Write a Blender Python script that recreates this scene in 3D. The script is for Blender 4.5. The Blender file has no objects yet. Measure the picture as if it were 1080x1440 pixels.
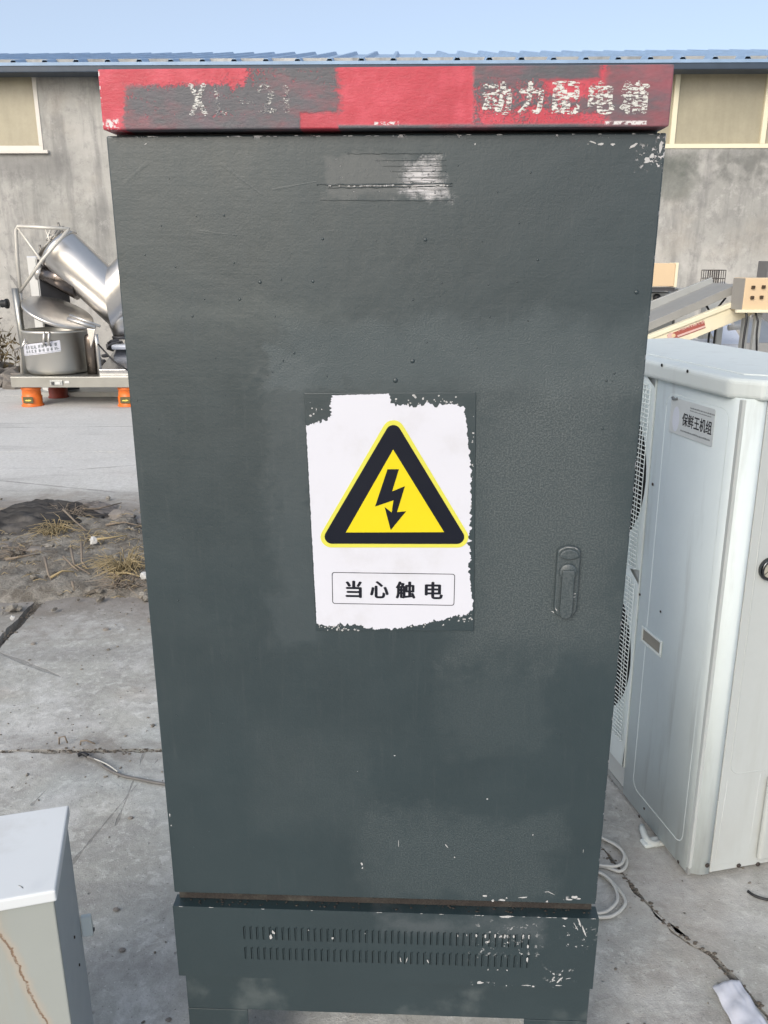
import bpy, bmesh, math, random
from mathutils import Vector, Matrix, noise as mn
random.seed(7)
C = bpy.context.scene.collection
R = math.radians

# ------------------------------------------------------------------ camera
PITCH, CAM_H, FPX = R(16.99), 1.48, 1160.0          # focal length in pixels of a 1080 x 1440 frame
cam_d = bpy.data.cameras.new('camera')
cam_d.sensor_fit = 'VERTICAL'; cam_d.sensor_height = 36.0
cam_d.lens = FPX / 1440.0 * 36.0
cam_d.clip_start = 0.05; cam_d.clip_end = 2000
cam = bpy.data.objects.new('camera', cam_d); C.objects.link(cam)
cam.location = (0, 0, CAM_H)
cam.rotation_euler = (R(90) - PITCH, 0, 0)
bpy.context.scene.camera = cam

# ------------------------------------------------------------------ light
SUN_EL, SUN_AZ = R(32), R(207)                       # azimuth clockwise from +Y: behind the camera, to the right
w = bpy.data.worlds.new('World'); bpy.context.scene.world = w; w.use_nodes = True
wn = w.node_tree.nodes; wl = w.node_tree.links
for n in list(wn): wn.remove(n)
sky = wn.new('ShaderNodeTexSky'); sky.sky_type = 'NISHITA'; sky.sun_disc = False
sky.sun_elevation = SUN_EL; sky.sun_rotation = SUN_AZ
sky.air_density = 0.65; sky.dust_density = 3.0; sky.ozone_density = 0.5
bg = wn.new('ShaderNodeBackground'); bg.inputs[1].default_value = 0.145
wo = wn.new('ShaderNodeOutputWorld')
wb_ = wn.new('ShaderNodeVectorMath'); wb_.operation = 'MULTIPLY'; wb_.inputs[1].default_value = (.98, .99, .96)   # hazier, less cyan air than the clear-sky model
wl.new(sky.outputs[0], wb_.inputs[0]); hz = wn.new('ShaderNodeMix'); hz.data_type = 'RGBA'; hz.inputs[0].default_value = .38; hz.inputs[7].default_value = (2.95, 3.15, 3.35, 1)   # even milky veil over the whole sky
wl.new(wb_.outputs[0], hz.inputs[6]); wl.new(hz.outputs[2], bg.inputs[0]); wl.new(bg.outputs[0], wo.inputs[0])
sd = bpy.data.lights.new('sun', 'SUN'); sd.energy = 0.75; sd.angle = R(26); sd.color = (1.0, .98, .94)
sun = bpy.data.objects.new('sun', sd); C.objects.link(sun)
sv = Vector((math.sin(SUN_AZ) * math.cos(SUN_EL), math.cos(SUN_AZ) * math.cos(SUN_EL), math.sin(SUN_EL)))
sun.rotation_euler = sv.to_track_quat('Z', 'Y').to_euler()
sun.location = sv * 30
vs = bpy.context.scene.view_settings
vs.view_transform = 'Standard'; vs.look = 'None'; vs.gamma = 1; vs.use_curve_mapping = False
vs.exposure = 0.89
bpy.context.scene.cycles.transparent_max_bounces = 64

# ------------------------------------------------------------------ survey helpers: turn sight lines into points on real planes
_fw = Vector((0, math.cos(PITCH), -math.sin(PITCH))); _up = Vector((0, math.sin(PITCH), math.cos(PITCH)))
EYE = Vector((0, 0, CAM_H))
def ray(px, py): return _fw + Vector((1, 0, 0)) * ((px - 540) / FPX) + _up * ((720 - py) / FPX)
def gnd(px, py, z=0.0):
    r = ray(px, py); return EYE + r * ((z - CAM_H) / r.z)
def at(px, py, Y):
    r = ray(px, py); return EYE + r * (Y / r.y)
def hit(px, py, root, p0, n):
    """point on a plane given in a thing's own frame, returned in that frame"""
    m = root.matrix_basis; mi = m.inverted()
    o = mi @ EYE; d = (mi.to_3x3() @ ray(px, py)); n = Vector(n)
    return o + d * ((Vector(p0) - o).dot(n) / d.dot(n))

# ------------------------------------------------------------------ node expressions
class X:
    def __init__(s, t, so): s.t, s.s = t, so
    def _m(s, op, *a, clamp=False):
        n = s.t.nodes.new('ShaderNodeMath'); n.operation = op; n.use_clamp = clamp
        for i, v in enumerate((s,) + a):
            if isinstance(v, X): s.t.links.new(v.s, n.inputs[i])
            else: n.inputs[i].default_value = v
        return X(s.t, n.outputs[0])
    def __add__(s, o): return s._m('ADD', o)
    __radd__ = __add__
    def __mul__(s, o): return s._m('MULTIPLY', o)
    __rmul__ = __mul__
    def __sub__(s, o): return s._m('SUBTRACT', o)
    def __rsub__(s, o): return (s * -1.0) + o
    def __truediv__(s, o): return s._m('DIVIDE', o)
    def mx(s, o): return s._m('MAXIMUM', o)
    def mn(s, o): return s._m('MINIMUM', o)
    def ab(s): return s._m('ABSOLUTE')
    def sat(s): return s._m('ADD', 0.0, clamp=True)
    def pw(s, o): return s._m('POWER', o)
    def sst(s, a, b):
        n = s.t.nodes.new('ShaderNodeMapRange'); n.interpolation_type = 'SMOOTHSTEP'
        s.t.links.new(s.s, n.inputs[0])
        if a > b:
            n.inputs[1].default_value = b; n.inputs[2].default_value = a
            n.inputs[3].default_value = 1; n.inputs[4].default_value = 0
        else:
            n.inputs[1].default_value = a; n.inputs[2].default_value = b
        return X(s.t, n.outputs[0])
class M:
    """one procedural material"""
    def __init__(s, name, space='object'):
        s.mat = bpy.data.materials.new(name); s.mat.use_nodes = True; s.t = s.mat.node_tree
        for n in list(s.t.nodes): s.t.nodes.remove(n)
        s.b = s.t.nodes.new('ShaderNodeBsdfPrincipled'); s.out = s.t.nodes.new('ShaderNodeOutputMaterial')
        s.t.links.new(s.b.outputs[0], s.out.inputs[0])
        if space == 'object':
            tc = s.t.nodes.new('ShaderNodeTexCoord'); s.P = tc.outputs['Object']
        else:
            g = s.t.nodes.new('ShaderNodeNewGeometry'); s.P = g.outputs['Position']
        sx = s.t.nodes.new('ShaderNodeSeparateXYZ'); s.t.links.new(s.P, sx.inputs[0])
        s.x, s.y, s.z = (X(s.t, sx.outputs[i]) for i in range(3))
    def val(s, v):
        n = s.t.nodes.new('ShaderNodeValue'); n.outputs[0].default_value = v; return X(s.t, n.outputs[0])
    def noise(s, scale, detail=4, rough=.55, stretch=None, dist=0, off=0):
        n = s.t.nodes.new('ShaderNodeTexNoise'); n.inputs['Scale'].default_value = scale
        n.inputs['Detail'].default_value = detail; n.inputs['Roughness'].default_value = rough
        n.inputs['Distortion'].default_value = dist
        mp = s.t.nodes.new('ShaderNodeMapping'); s.t.links.new(s.P, mp.inputs[0])
        if stretch: mp.inputs['Scale'].default_value = stretch
        mp.inputs['Location'].default_value = (off, off * .7, off * 1.3)
        s.t.links.new(mp.outputs[0], n.inputs['Vector'])
        return X(s.t, n.outputs[0])
    def voro(s, scale, feature='F1', stretch=None):
        n = s.t.nodes.new('ShaderNodeTexVoronoi'); n.inputs['Scale'].default_value = scale; n.feature = feature
        mp = s.t.nodes.new('ShaderNodeMapping'); s.t.links.new(s.P, mp.inputs[0])
        if stretch: mp.inputs['Scale'].default_value = stretch
        s.t.links.new(mp.outputs[0], n.inputs['Vector'])
        return X(s.t, n.outputs[0])
    def box(s, x0, x1, z0, z1, soft, jag=None, v='xz'):
        """soft-edged rectangle mask, its edge broken by jag (a signed expression in metres)"""
        a, b = (s.x, s.z) if v == 'xz' else (s.x, s.y) if v == 'xy' else (s.y, s.z)
        d = ((a - (x0 + x1) / 2).ab() - (x1 - x0) / 2).mx((b - (z0 + z1) / 2).ab() - (z1 - z0) / 2)
        if jag is not None: d = d + jag
        return d.sst(soft, -soft)
    def seg(s, a, b, wdt, jag=None, v='xy'):
        """mask of a thin line between two points"""
        p, q = (s.x, s.y) if v == 'xy' else (s.x, s.z)
        dx, dy = b[0] - a[0], b[1] - a[1]; L2 = dx * dx + dy * dy
        h = (((p - a[0]) * dx + (q - a[1]) * dy) / L2).sat()
        ex = p - a[0] - h * dx; ey = q - a[1] - h * dy
        d = (ex * ex + ey * ey).pw(.5)
        if jag is not None: d = d + jag
        return d.sst(wdt, wdt * .35)
    def mix(s, f, a, b):
        n = s.t.nodes.new('ShaderNodeMix'); n.data_type = 'RGBA'
        for sock, v in ((n.inputs[0], f), (n.inputs[6], a), (n.inputs[7], b)):
            if isinstance(v, X): s.t.links.new(v.s, sock)
            elif isinstance(v, (int, float)): sock.default_value = v
            elif isinstance(v, tuple): sock.default_value = (*v, 1)
            else: s.t.links.new(v, sock)
        return n.outputs[2]
    def tint(s, col, f):
        """colour times factor expression"""
        n = s.t.nodes.new('ShaderNodeVectorMath'); n.operation = 'SCALE'
        if isinstance(col, tuple): n.inputs[0].default_value = col
        else: s.t.links.new(col, n.inputs[0])
        if isinstance(f, X): s.t.links.new(f.s, n.inputs['Scale'])
        else: n.inputs['Scale'].default_value = f
        return n.outputs[0]
    def put(s, sock, v):
        i = s.b.inputs[sock]
        if isinstance(v, X): s.t.links.new(v.s, i)
        elif isinstance(v, tuple): i.default_value = (*v, 1)
        elif isinstance(v, (int, float)): i.default_value = v
        else: s.t.links.new(v, i)
        return s
    def bump(s, h, dist, strength=1.0):
        n = s.t.nodes.new('ShaderNodeBump'); n.inputs['Distance'].default_value = dist; n.inputs['Strength'].default_value = strength
        s.t.links.new(h.s, n.inputs['Height']); s.t.links.new(n.outputs[0], s.b.inputs['Normal']); return s
def simple(name, col, rough=.5, metal=0, var=.15, scale=6, bump=0, bscale=60, dirt=None, dscale=3, spec=None):
    m = M(name); n = m.noise(scale, 5)
    c = m.tint(col, (n - .5) * (2 * var) + 1.0)
    if dirt:
        d = m.noise(dscale, 6, .65, off=3).sst(.5, .75); c = m.mix(d * .7, c, dirt)
    m.put('Base Color', c).put('Metallic', metal)
    m.put('Roughness', (m.noise(scale * 3, 4, off=5) - .5) * .2 + rough)
    if spec is not None: m.put('Specular IOR Level', spec)
    if bump: m.bump(m.noise(bscale, 4), bump)
    return m.mat

# ------------------------------------------------------------------ mesh helpers
class MB:
    def __init__(s): s.bm = bmesh.new()
    def box(s, x0, x1, y0, y1, z0, z1, rot=None, piv=None):
        vs_ = [Vector((x, y, z)) for z in (z0, z1) for y in (y0, y1) for x in (x0, x1)]
        if rot is not None:
            piv = Vector(piv) if piv is not None else Vector(((x0 + x1) / 2, (y0 + y1) / 2, (z0 + z1) / 2))
            vs_ = [rot @ (v - piv) + piv for v in vs_]
        v = [s.bm.verts.new(p) for p in vs_]
        for f in ((0, 2, 3, 1), (4, 5, 7, 6), (0, 1, 5, 4), (2, 6, 7, 3), (0, 4, 6, 2), (1, 3, 7, 5)):
            s.bm.faces.new([v[i] for i in f])
        return s
    def cone(s, p0, p1, r0, r1=None, seg=20, caps=True):
        r1 = r0 if r1 is None else r1
        p0, p1 = Vector(p0), Vector(p1); d = (p1 - p0).normalized()
        a = d.orthogonal().normalized(); b = d.cross(a); A, B = [], []
        for i in range(seg):
            t = 2 * math.pi * i / seg; o = a * math.cos(t) + b * math.sin(t)
            A.append(s.bm.verts.new(p0 + o * r0)); B.append(s.bm.verts.new(p1 + o * r1))
        for i in range(seg):
            j = (i + 1) % seg; f = s.bm.faces.new((A[i], A[j], B[j], B[i])); f.smooth = True
        if caps: s.bm.faces.new(A[::-1]); s.bm.faces.new(B)
        return s
    def tube(s, pts, r, seg=8):
        pts = [Vector(p) for p in pts]; rings = []
        nrm = None
        for i, p in enumerate(pts):
            d = (pts[min(i + 1, len(pts) - 1)] - pts[max(i - 1, 0)]).normalized()
            nrm = d.orthogonal().normalized() if nrm is None else (nrm - d * nrm.dot(d)).normalized()
            b = d.cross(nrm); rr = r(i / (len(pts) - 1)) if callable(r) else r
            rings.append([s.bm.verts.new(p + (nrm * math.cos(2 * math.pi * k / seg) + b * math.sin(2 * math.pi * k / seg)) * rr) for k in range(seg)])
        for A, B in zip(rings, rings[1:]):
            for k in range(seg):
                f = s.bm.faces.new((A[k], A[(k + 1) % seg], B[(k + 1) % seg], B[k])); f.smooth = True
        s.bm.faces.new(rings[0][::-1]); s.bm.faces.new(rings[-1])
        return s
    def lathe(s, prof, seg=32, c=(0, 0, 0), axis='z'):
        rings = []; c = Vector(c)
        for r, h in prof:
            ring = []
            for k in range(seg):
                t = 2 * math.pi * k / seg
                if axis == 'z': p = Vector((r * math.cos(t), r * math.sin(t), h))
                elif axis == 'y': p = Vector((r * math.cos(t), h, r * math.sin(t)))
                else: p = Vector((h, r * math.cos(t), r * math.sin(t)))
                ring.append(s.bm.verts.new(c + p))
            rings.append(ring)
        for A, B in zip(rings, rings[1:]):
            for k in range(seg):
                f = s.bm.faces.new((A[k], A[(k + 1) % seg], B[(k + 1) % seg], B[k])); f.smooth = True
        s.bm.faces.new(rings[0][::-1]); s.bm.faces.new(rings[-1])
        return s
    def prism(s, poly, a, b, plane='xz'):
        """polygon in a plane, thickened from a to b along the third axis"""
        mk = {'xz': lambda p, h: (p[0], h, p[1]), 'xy': lambda p, h: (p[0], p[1], h), 'yz': lambda p, h: (h, p[0], p[1])}[plane]
        A = [s.bm.verts.new(mk(p, a)) for p in poly]; B = [s.bm.verts.new(mk(p, b)) for p in poly]
        s.bm.faces.new(A[::-1]); s.bm.faces.new(B)
        n = len(poly)
        for i in range(n): s.bm.faces.new((A[i], A[(i + 1) % n], B[(i + 1) % n], B[i]))
        return s
    def quad(s, *p):
        s.bm.faces.new([s.bm.verts.new(q) for q in p]); return s
    def build(s, name, mat, parent=None, bevel=0, segs=2, smooth=False, sub=0):
        bmesh.ops.recalc_face_normals(s.bm, faces=s.bm.faces)
        me = bpy.data.meshes.new(name); s.bm.to_mesh(me); s.bm.free()
        me.materials.append(mat)
        if smooth:
            for p in me.polygons: p.use_smooth = True
        o = bpy.data.objects.new(name, me); C.objects.link(o)
        if parent: o.parent = parent
        if bevel:
            m = o.modifiers.new('bevel', 'BEVEL'); m.width = bevel; m.segments = segs; m.limit_method = 'ANGLE'; m.angle_limit = R(35)
            m.harden_normals = False
        if sub:
            m = o.modifiers.new('sub', 'SUBSURF'); m.levels = m.render_levels = sub
        return o
def rrect(x0, x1, z0, z1, r, n=6):
    out = []
    for cx, cz, a0 in ((x1 - r, z1 - r, 0), (x0 + r, z1 - r, 90), (x0 + r, z0 + r, 180), (x1 - r, z0 + r, 270)):
        for i in range(n + 1):
            a = R(a0 + 90 * i / n); out.append((cx + r * math.cos(a), cz + r * math.sin(a)))
    return out
def jag(pts, amp, step, closed=True, seed=0):
    """breaks straight edges into an irregular torn line"""
    rng = random.Random(seed); out = []; n = len(pts)
    for i in range(n if closed else n - 1):
        a = Vector(pts[i][:2]); b = Vector(pts[(i + 1) % n][:2]); L = (b - a).length; k = max(1, int(L / step))
        am = pts[i][2] if len(pts[i]) > 2 else amp
        nn = Vector((-(b - a).y, (b - a).x)).normalized() if L > 0 else Vector((0, 0))
        ph = rng.random() * 100
        for j in range(k):
            t = j / k; p = a.lerp(b, t)
            if j: p = p + nn * am * (mn.noise((t * L / (step * 4) + ph, ph, 0)) * 1.6 + rng.uniform(-.45, .45))
            out.append((p.x, p.y))
    if not closed: out.append(tuple(pts[-1][:2]))
    return out
def thing(name, label, cat, loc=(0, 0, 0), rz=0, group=None):
    o = bpy.data.objects.new(name, None); C.objects.link(o)
    o.location = loc; o.rotation_euler = (0, 0, rz); o.empty_display_size = .2
    return tag(o, label, cat, group)
def tag(o, label, cat, group=None):
    o['label'] = label; o['category'] = cat
    if group: o['group'] = group
    return o
def copies(o, parent, offsets):
    for v in offsets:
        c = o.copy(); C.objects.link(c); c.parent = parent; c.location = v
        for ch in list(o.children):
            d = ch.copy(); C.objects.link(d); d.parent = c
def text(s, x0, x1, z0, z1, mat, parent, y, name='lettering', bold=0.0, plane=None):
    """flat lettering squeezed into the rectangle x0..x1, z0..z1 of the plane at y, facing -y"""
    cu = bpy.data.curves.new('text', 'FONT'); cu.body = s; cu.resolution_u = 3
    to = bpy.data.objects.new('text', cu); C.objects.link(to)
    bpy.context.view_layer.update()
    dg = bpy.context.evaluated_depsgraph_get()
    m0 = bpy.data.meshes.new_from_object(to.evaluated_get(dg))
    bpy.data.objects.remove(to); bpy.data.curves.remove(cu)
    V0 = [(v.co.x, v.co.y) for v in m0.vertices]; F0 = [tuple(p.vertices) for p in m0.polygons]
    bpy.data.meshes.remove(m0)
    ax, bx = min(v[0] for v in V0), max(v[0] for v in V0); ay, by = min(v[1] for v in V0), max(v[1] for v in V0)
    # strokes are thickened by stacking shifted copies a few hundredths of a millimetre apart
    sh_ = [(0, 0)] if not bold else [(0, 0), (bold, 0), (-bold, 0), (0, bold * .6), (0, -bold * .6)]
    V, F = [], []
    for k, (dx_, dy_) in enumerate(sh_):
        o_ = len(V); ex = bold * (x1 - x0) / (bx - ax) if bold else 0
        for x, y_ in V0:
            a = x0 + ex + (x - ax) / (bx - ax) * (x1 - x0 - 2 * ex) + dx_ * (x1 - x0) / (bx - ax)
            b = z0 + (y_ - ay) / (by - ay) * (z1 - z0) + dy_ * (z1 - z0) / (by - ay)
            V.append(plane(a, b, k * .00003) if plane else (a, y - k * .00003, b))
        F += [tuple(i + o_ for i in f) for f in F0]
    me = bpy.data.meshes.new(name); me.from_pydata(V, [], F)
    me.materials.clear(); me.materials.append(mat); me.name = name
    o = bpy.data.objects.new(name, me); C.objects.link(o); o.parent = parent
    return o

# ------------------------------------------------------------------ materials
def cabinet_paint(name, kind='door'):
    m = M(name)
    big = m.noise(3.2, 4, .6, dist=.6); mid = m.noise(16, 5, .6, off=2); fine = m.noise(240, 3, .6)
    stip = m.noise(420, 2, .5, off=7); brush = m.noise(22, 5, .6, stretch=(.35, 1, 7))
    vbr = m.noise(30, 4, .6, stretch=(6, 1, .3), off=4)
    e = (mid - .5) * .10 + (m.noise(60, 4) - .5) * .03
    c = m.tint((.013, .028, .034), (big - .5) * .34 + (mid - .5) * .16 + (fine - .5) * .12 + 1.0)
    rough = (mid - .5) * .22 + (fine - .5) * .12 + .44
    wav = m.noise(90, 3, .5, off=31)
    hb = (fine - .5) * .16 + (stip - .5) * .10 + (brush - .5) * .10 + (mid - .5) * .55 + (wav - .5) * .12
    if kind == 'door':
        # coats that were rolled on at another time, duller or greener than the rest
        pa = m.box(-.13, .34, 1.315, 1.40, .025, e).mx(m.box(-.155, -.05, 1.31, 1.365, .006, e * .6))
        pb = m.box(-.34, -.04, 1.395, 1.43, .02, e)
        pc = m.box(.125, .33, .93, 1.33, .06, e * 1.5)
        pd = m.box(-.16, -.09, .93, 1.34, .022, e * 1.2)
        pe = m.box(-.02, .27, .475, .63, .03, e * 1.6); pf = m.box(-.20, -.02, .60, .78, .03, e * 1.5)
        pg = m.box(.10, .24, .76, .88, .02, e * 1.5)
        c = m.mix(pa * .6, c, (.043, .063, .070)); c = m.mix(pb * .35, c, (.05, .068, .07))
        sp = stip.sst(.42, .62)
        c = m.mix(pc * (sp * .45 + .15), c, (.088, .105, .108)); c = m.mix(pd * .22, c, (.085, .105, .115))
        c = m.mix((pe.mx(pf * .4).mx(pg * .5)) * (sp * .22 + .03), c, (.10, .125, .13))
        rough = rough + pa * .16 + pc * .10 + pe * .12 + pf * .08 + pg * .1
        hb = hb + pc * (stip - .5) * .5 + pa * (stip - .5) * .4 + pe * (stip - .5) * .4 + pd * .5
        # chips and scraped-off labels down to the white undercoat
        ch = m.noise(150, 5, .7, off=9); ch2 = m.noise(55, 5, .7, off=12)
        edge = m.box(-.35, .35, 1.6265, 1.64, .002).mx(m.box(.3485, .36, .4, 1.7, .001)) * ch2.sst(.56, .60)
        cor = m.box(.235, .345, 1.614, 1.626, .006, e * .25) * ch.sst(.64, .66)
        cor = cor.mx(m.box(.318, .34, 1.590, 1.612, .006, e * .2) * ch.sst(.56, .58)).mx(m.box(.338, .352, 1.59, 1.63, .002) * ch.sst(.53, .56))
        low = m.box(.15, .30, .464, .478, .004, e * .3) * ch2.sst(.60, .62)
        wx = ((m.x + .085) / .17).sat()
        scr_r = m.box(-.075, .080, 1.556, 1.606, .006, e * .6)
        core = m.box(.022, .078, 1.562, 1.607, .010, e * .9)
        lines = (m.noise(70, 3, .6, stretch=(.25, 1, 9), off=3)).sst(.62, .5)
        st = m.noise(210, 4, .75, stretch=(.6, 1, 1), off=21)
        white = scr_r * st.sst(.63, .66) * (wx * .6 + .55)
        white = white.mx(core * st.sst(.36, .44) * (lines * .75 + .25))
        haze_ = scr_r * .26
        c = m.mix(haze_, c, (.17, .17, .165))
        pin = m.voro(17); pins = pin.sst(.050, .035) * m.noise(9, 1).sst(.5, .55)
        c = m.mix(pins * .0, c, (.5, .5, .5))
        wm = edge.mx(cor).mx(low).mx(white).sat()
        c = m.mix(wm * .88, c, (.58, .57, .58)); rough = rough + wm * .3 + haze_ * .3; hb = hb - wm * 1.2
        # faint swollen ridges left under the paint
        rid = m.seg((-.205, 1.596), (-.155, 1.560), .0012, (mid - .5) * .004, 'xz').mx(m.seg((-.30, 1.598), (-.33, 1.575), .003, (mid - .5) * .01, 'xz'))
        rid = rid.mx(m.seg((-.14, 1.566), (-.085, 1.575), .0015, (mid - .5) * .004, 'xz')).mx(m.seg((-.10, 1.613), (-.09, 1.55), .002, (mid - .5) * .02, 'xz'))
        rid = rid.mx(m.seg((-.24, 1.515), (-.19, 1.511), .0018, (mid - .5) * .01, 'xz'))
        hb = hb + rid * .06 + (big - .5) * 2.5
        c = m.mix(vbr.sst(.56, .72) * .07, c, (.10, .115, .115)); rough = rough + vbr.sst(.5, .7) * .05
    elif kind == 'vent':
        ch = m.noise(120, 5, .7, off=9)
        k = m.box(.16, .25, .36, .425, .02, e * .5) * ch.sst(.60, .64)
        k = k.mx(m.box(.14, .33, .292, .299, .004, e * .1) * ch.sst(.62, .65))
        k = k.mx(m.box(.30, .345, .38, .43, .01, e * .5) * ch.sst(.61, .64)).mx(m.box(.28, .32, .305, .33, .01, e * .4) * ch.sst(.6, .63))
        c = m.mix(k * .9, c, (.6, .6, .6)); rough = rough + k * .3
        c = m.mix(m.box(.0, .26, .40, .43, .02, e) * .35, c, (.11, .125, .135))
    elif kind == 'lock':
        c = m.mix(stip.sst(.38, .62) * .45 + .2, c, (.075, .09, .095)); rough = rough + .06
    elif kind == 'frame':
        c = m.mix(m.noise(9, 5, off=2).sst(.52, .7) * .45, c, (.12, .14, .14))
    m.put('Base Color', c).put('Roughness', rough).put('Specular IOR Level', .75).put('IOR', 1.55)
    m.bump(hb, .0011, .9)
    return m.mat
def cap_paint():
    m = M('cap_paint')
    mid = m.noise(24, 5, .65); fine = m.noise(210, 4, .6, stretch=(.5, 1, 1.6)); tex = m.noise(330, 3, .65, off=3)
    e = (mid - .5) * .05 + (fine - .5) * .012
    red = m.tint((.44, .050, .072), (m.noise(8, 4) - .5) * .25 + (fine - .5) * .25 + 1.0)
    red = m.mix(m.noise(40, 3, off=4).sst(.4, .75) * .5, red, (.62, .10, .14))
    grey = m.tint((.082, .096, .108), (mid - .5) * .4 + (fine - .5) * .3 + 1.0)
    grey = m.mix(m.noise(30, 4, off=8).sst(.48, .72) * .5, grey, (.13, .10, .125))
    # grey brushed over the red, leaving the middle block and ragged traces of red
    lf = m.box(-.319, -.0555, 1.60, 1.688, .0035, e * .9).mx(m.box(-.20, -.0555, 1.60, 1.72, .006, e * 1.3))
    rt = m.box(.1105, .42, 1.60, 1.80, .0022, e * .25)
    low = m.box(-.319, -.085, 1.60, 1.6475, .002, e * .12).mx(m.box(-.055, .36, 1.60, 1.6385, .0016, e * .06))
    smear = m.noise(26, 6, .7, stretch=(.35, 1, 1.4), off=63)
    show = m.noise(14, 6, .7, off=15) * .6 + smear * .4 + (tex - .5) * .65
    topred = m.box(-.33, -.17, 1.684, 1.71, .006, e * .8)
    g_l = lf * (show - topred * .24).sst(.27, .47)
    top_r = m.box(.27, .42, 1.60, 1.8, .006, e * .5)
    lowred = m.box(.12, .325, 1.628, 1.652, .006, e * .8).mx(m.box(.20, .29, 1.67, 1.70, .008, e))
    g_r = rt * ((show - lowred * .20).sst(.30, .52).mx(m.box(.11, .26, 1.688, 1.72, .003, e * .3)).mx(top_r * (show + .2).sst(.44, .5)))
    topedge = m.box(-.36, -.02, 1.697, 1.72, .001)
    g = g_l.mx(g_r).mx(low).sat()
    g = g * (1.0 - m.box(-.10, -.055, 1.63, 1.652, .002, e * .4) * .9)
    c = m.mix(g * (.97 - m.noise(11, 5, .7, stretch=(.5, 1, 1.3), off=91).sst(.42, .66) * .38), red, grey)
    ch = m.noise(170, 5, .7, off=9)
    k = m.box(-.343, -.328, 1.634, 1.646, .002, e * .2) * ch.sst(.5, .54)
    k = k.mx(m.box(-.349, -.3455, 1.64, 1.70, .0008) * ch.sst(.5, .55)).mx(m.box(-.01, .02, 1.638, 1.642, .001, e * .06) * ch.sst(.48, .5))
    k = k.mx(m.box(.27, .32, 1.637, 1.641, .001, e * .05) * ch.sst(.45, .5))
    c = m.mix(k, c, (.62, .6, .6))
    m.put('Base Color', c).put('Roughness', (fine - .5) * .25 + .47).put('Specular IOR Level', .4)
    m.bump((fine - .5) * .5 + (tex - .5) * .4 + g * .35 + (mid - .5) * .8, .0010, .9)
    return m.mat
def worn_letters(name, col, cover, scale=330):
    m = M(name); n = m.noise(scale, 4, .75, stretch=(.7, 1, 1.9), off=2)
    m.put('Base Color', m.tint(col, (m.noise(90) - .5) * .5 + 1.0)).put('Roughness', .75).put('Alpha', n.sst(cover - .025, cover + .025))
    return m.mat
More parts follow.
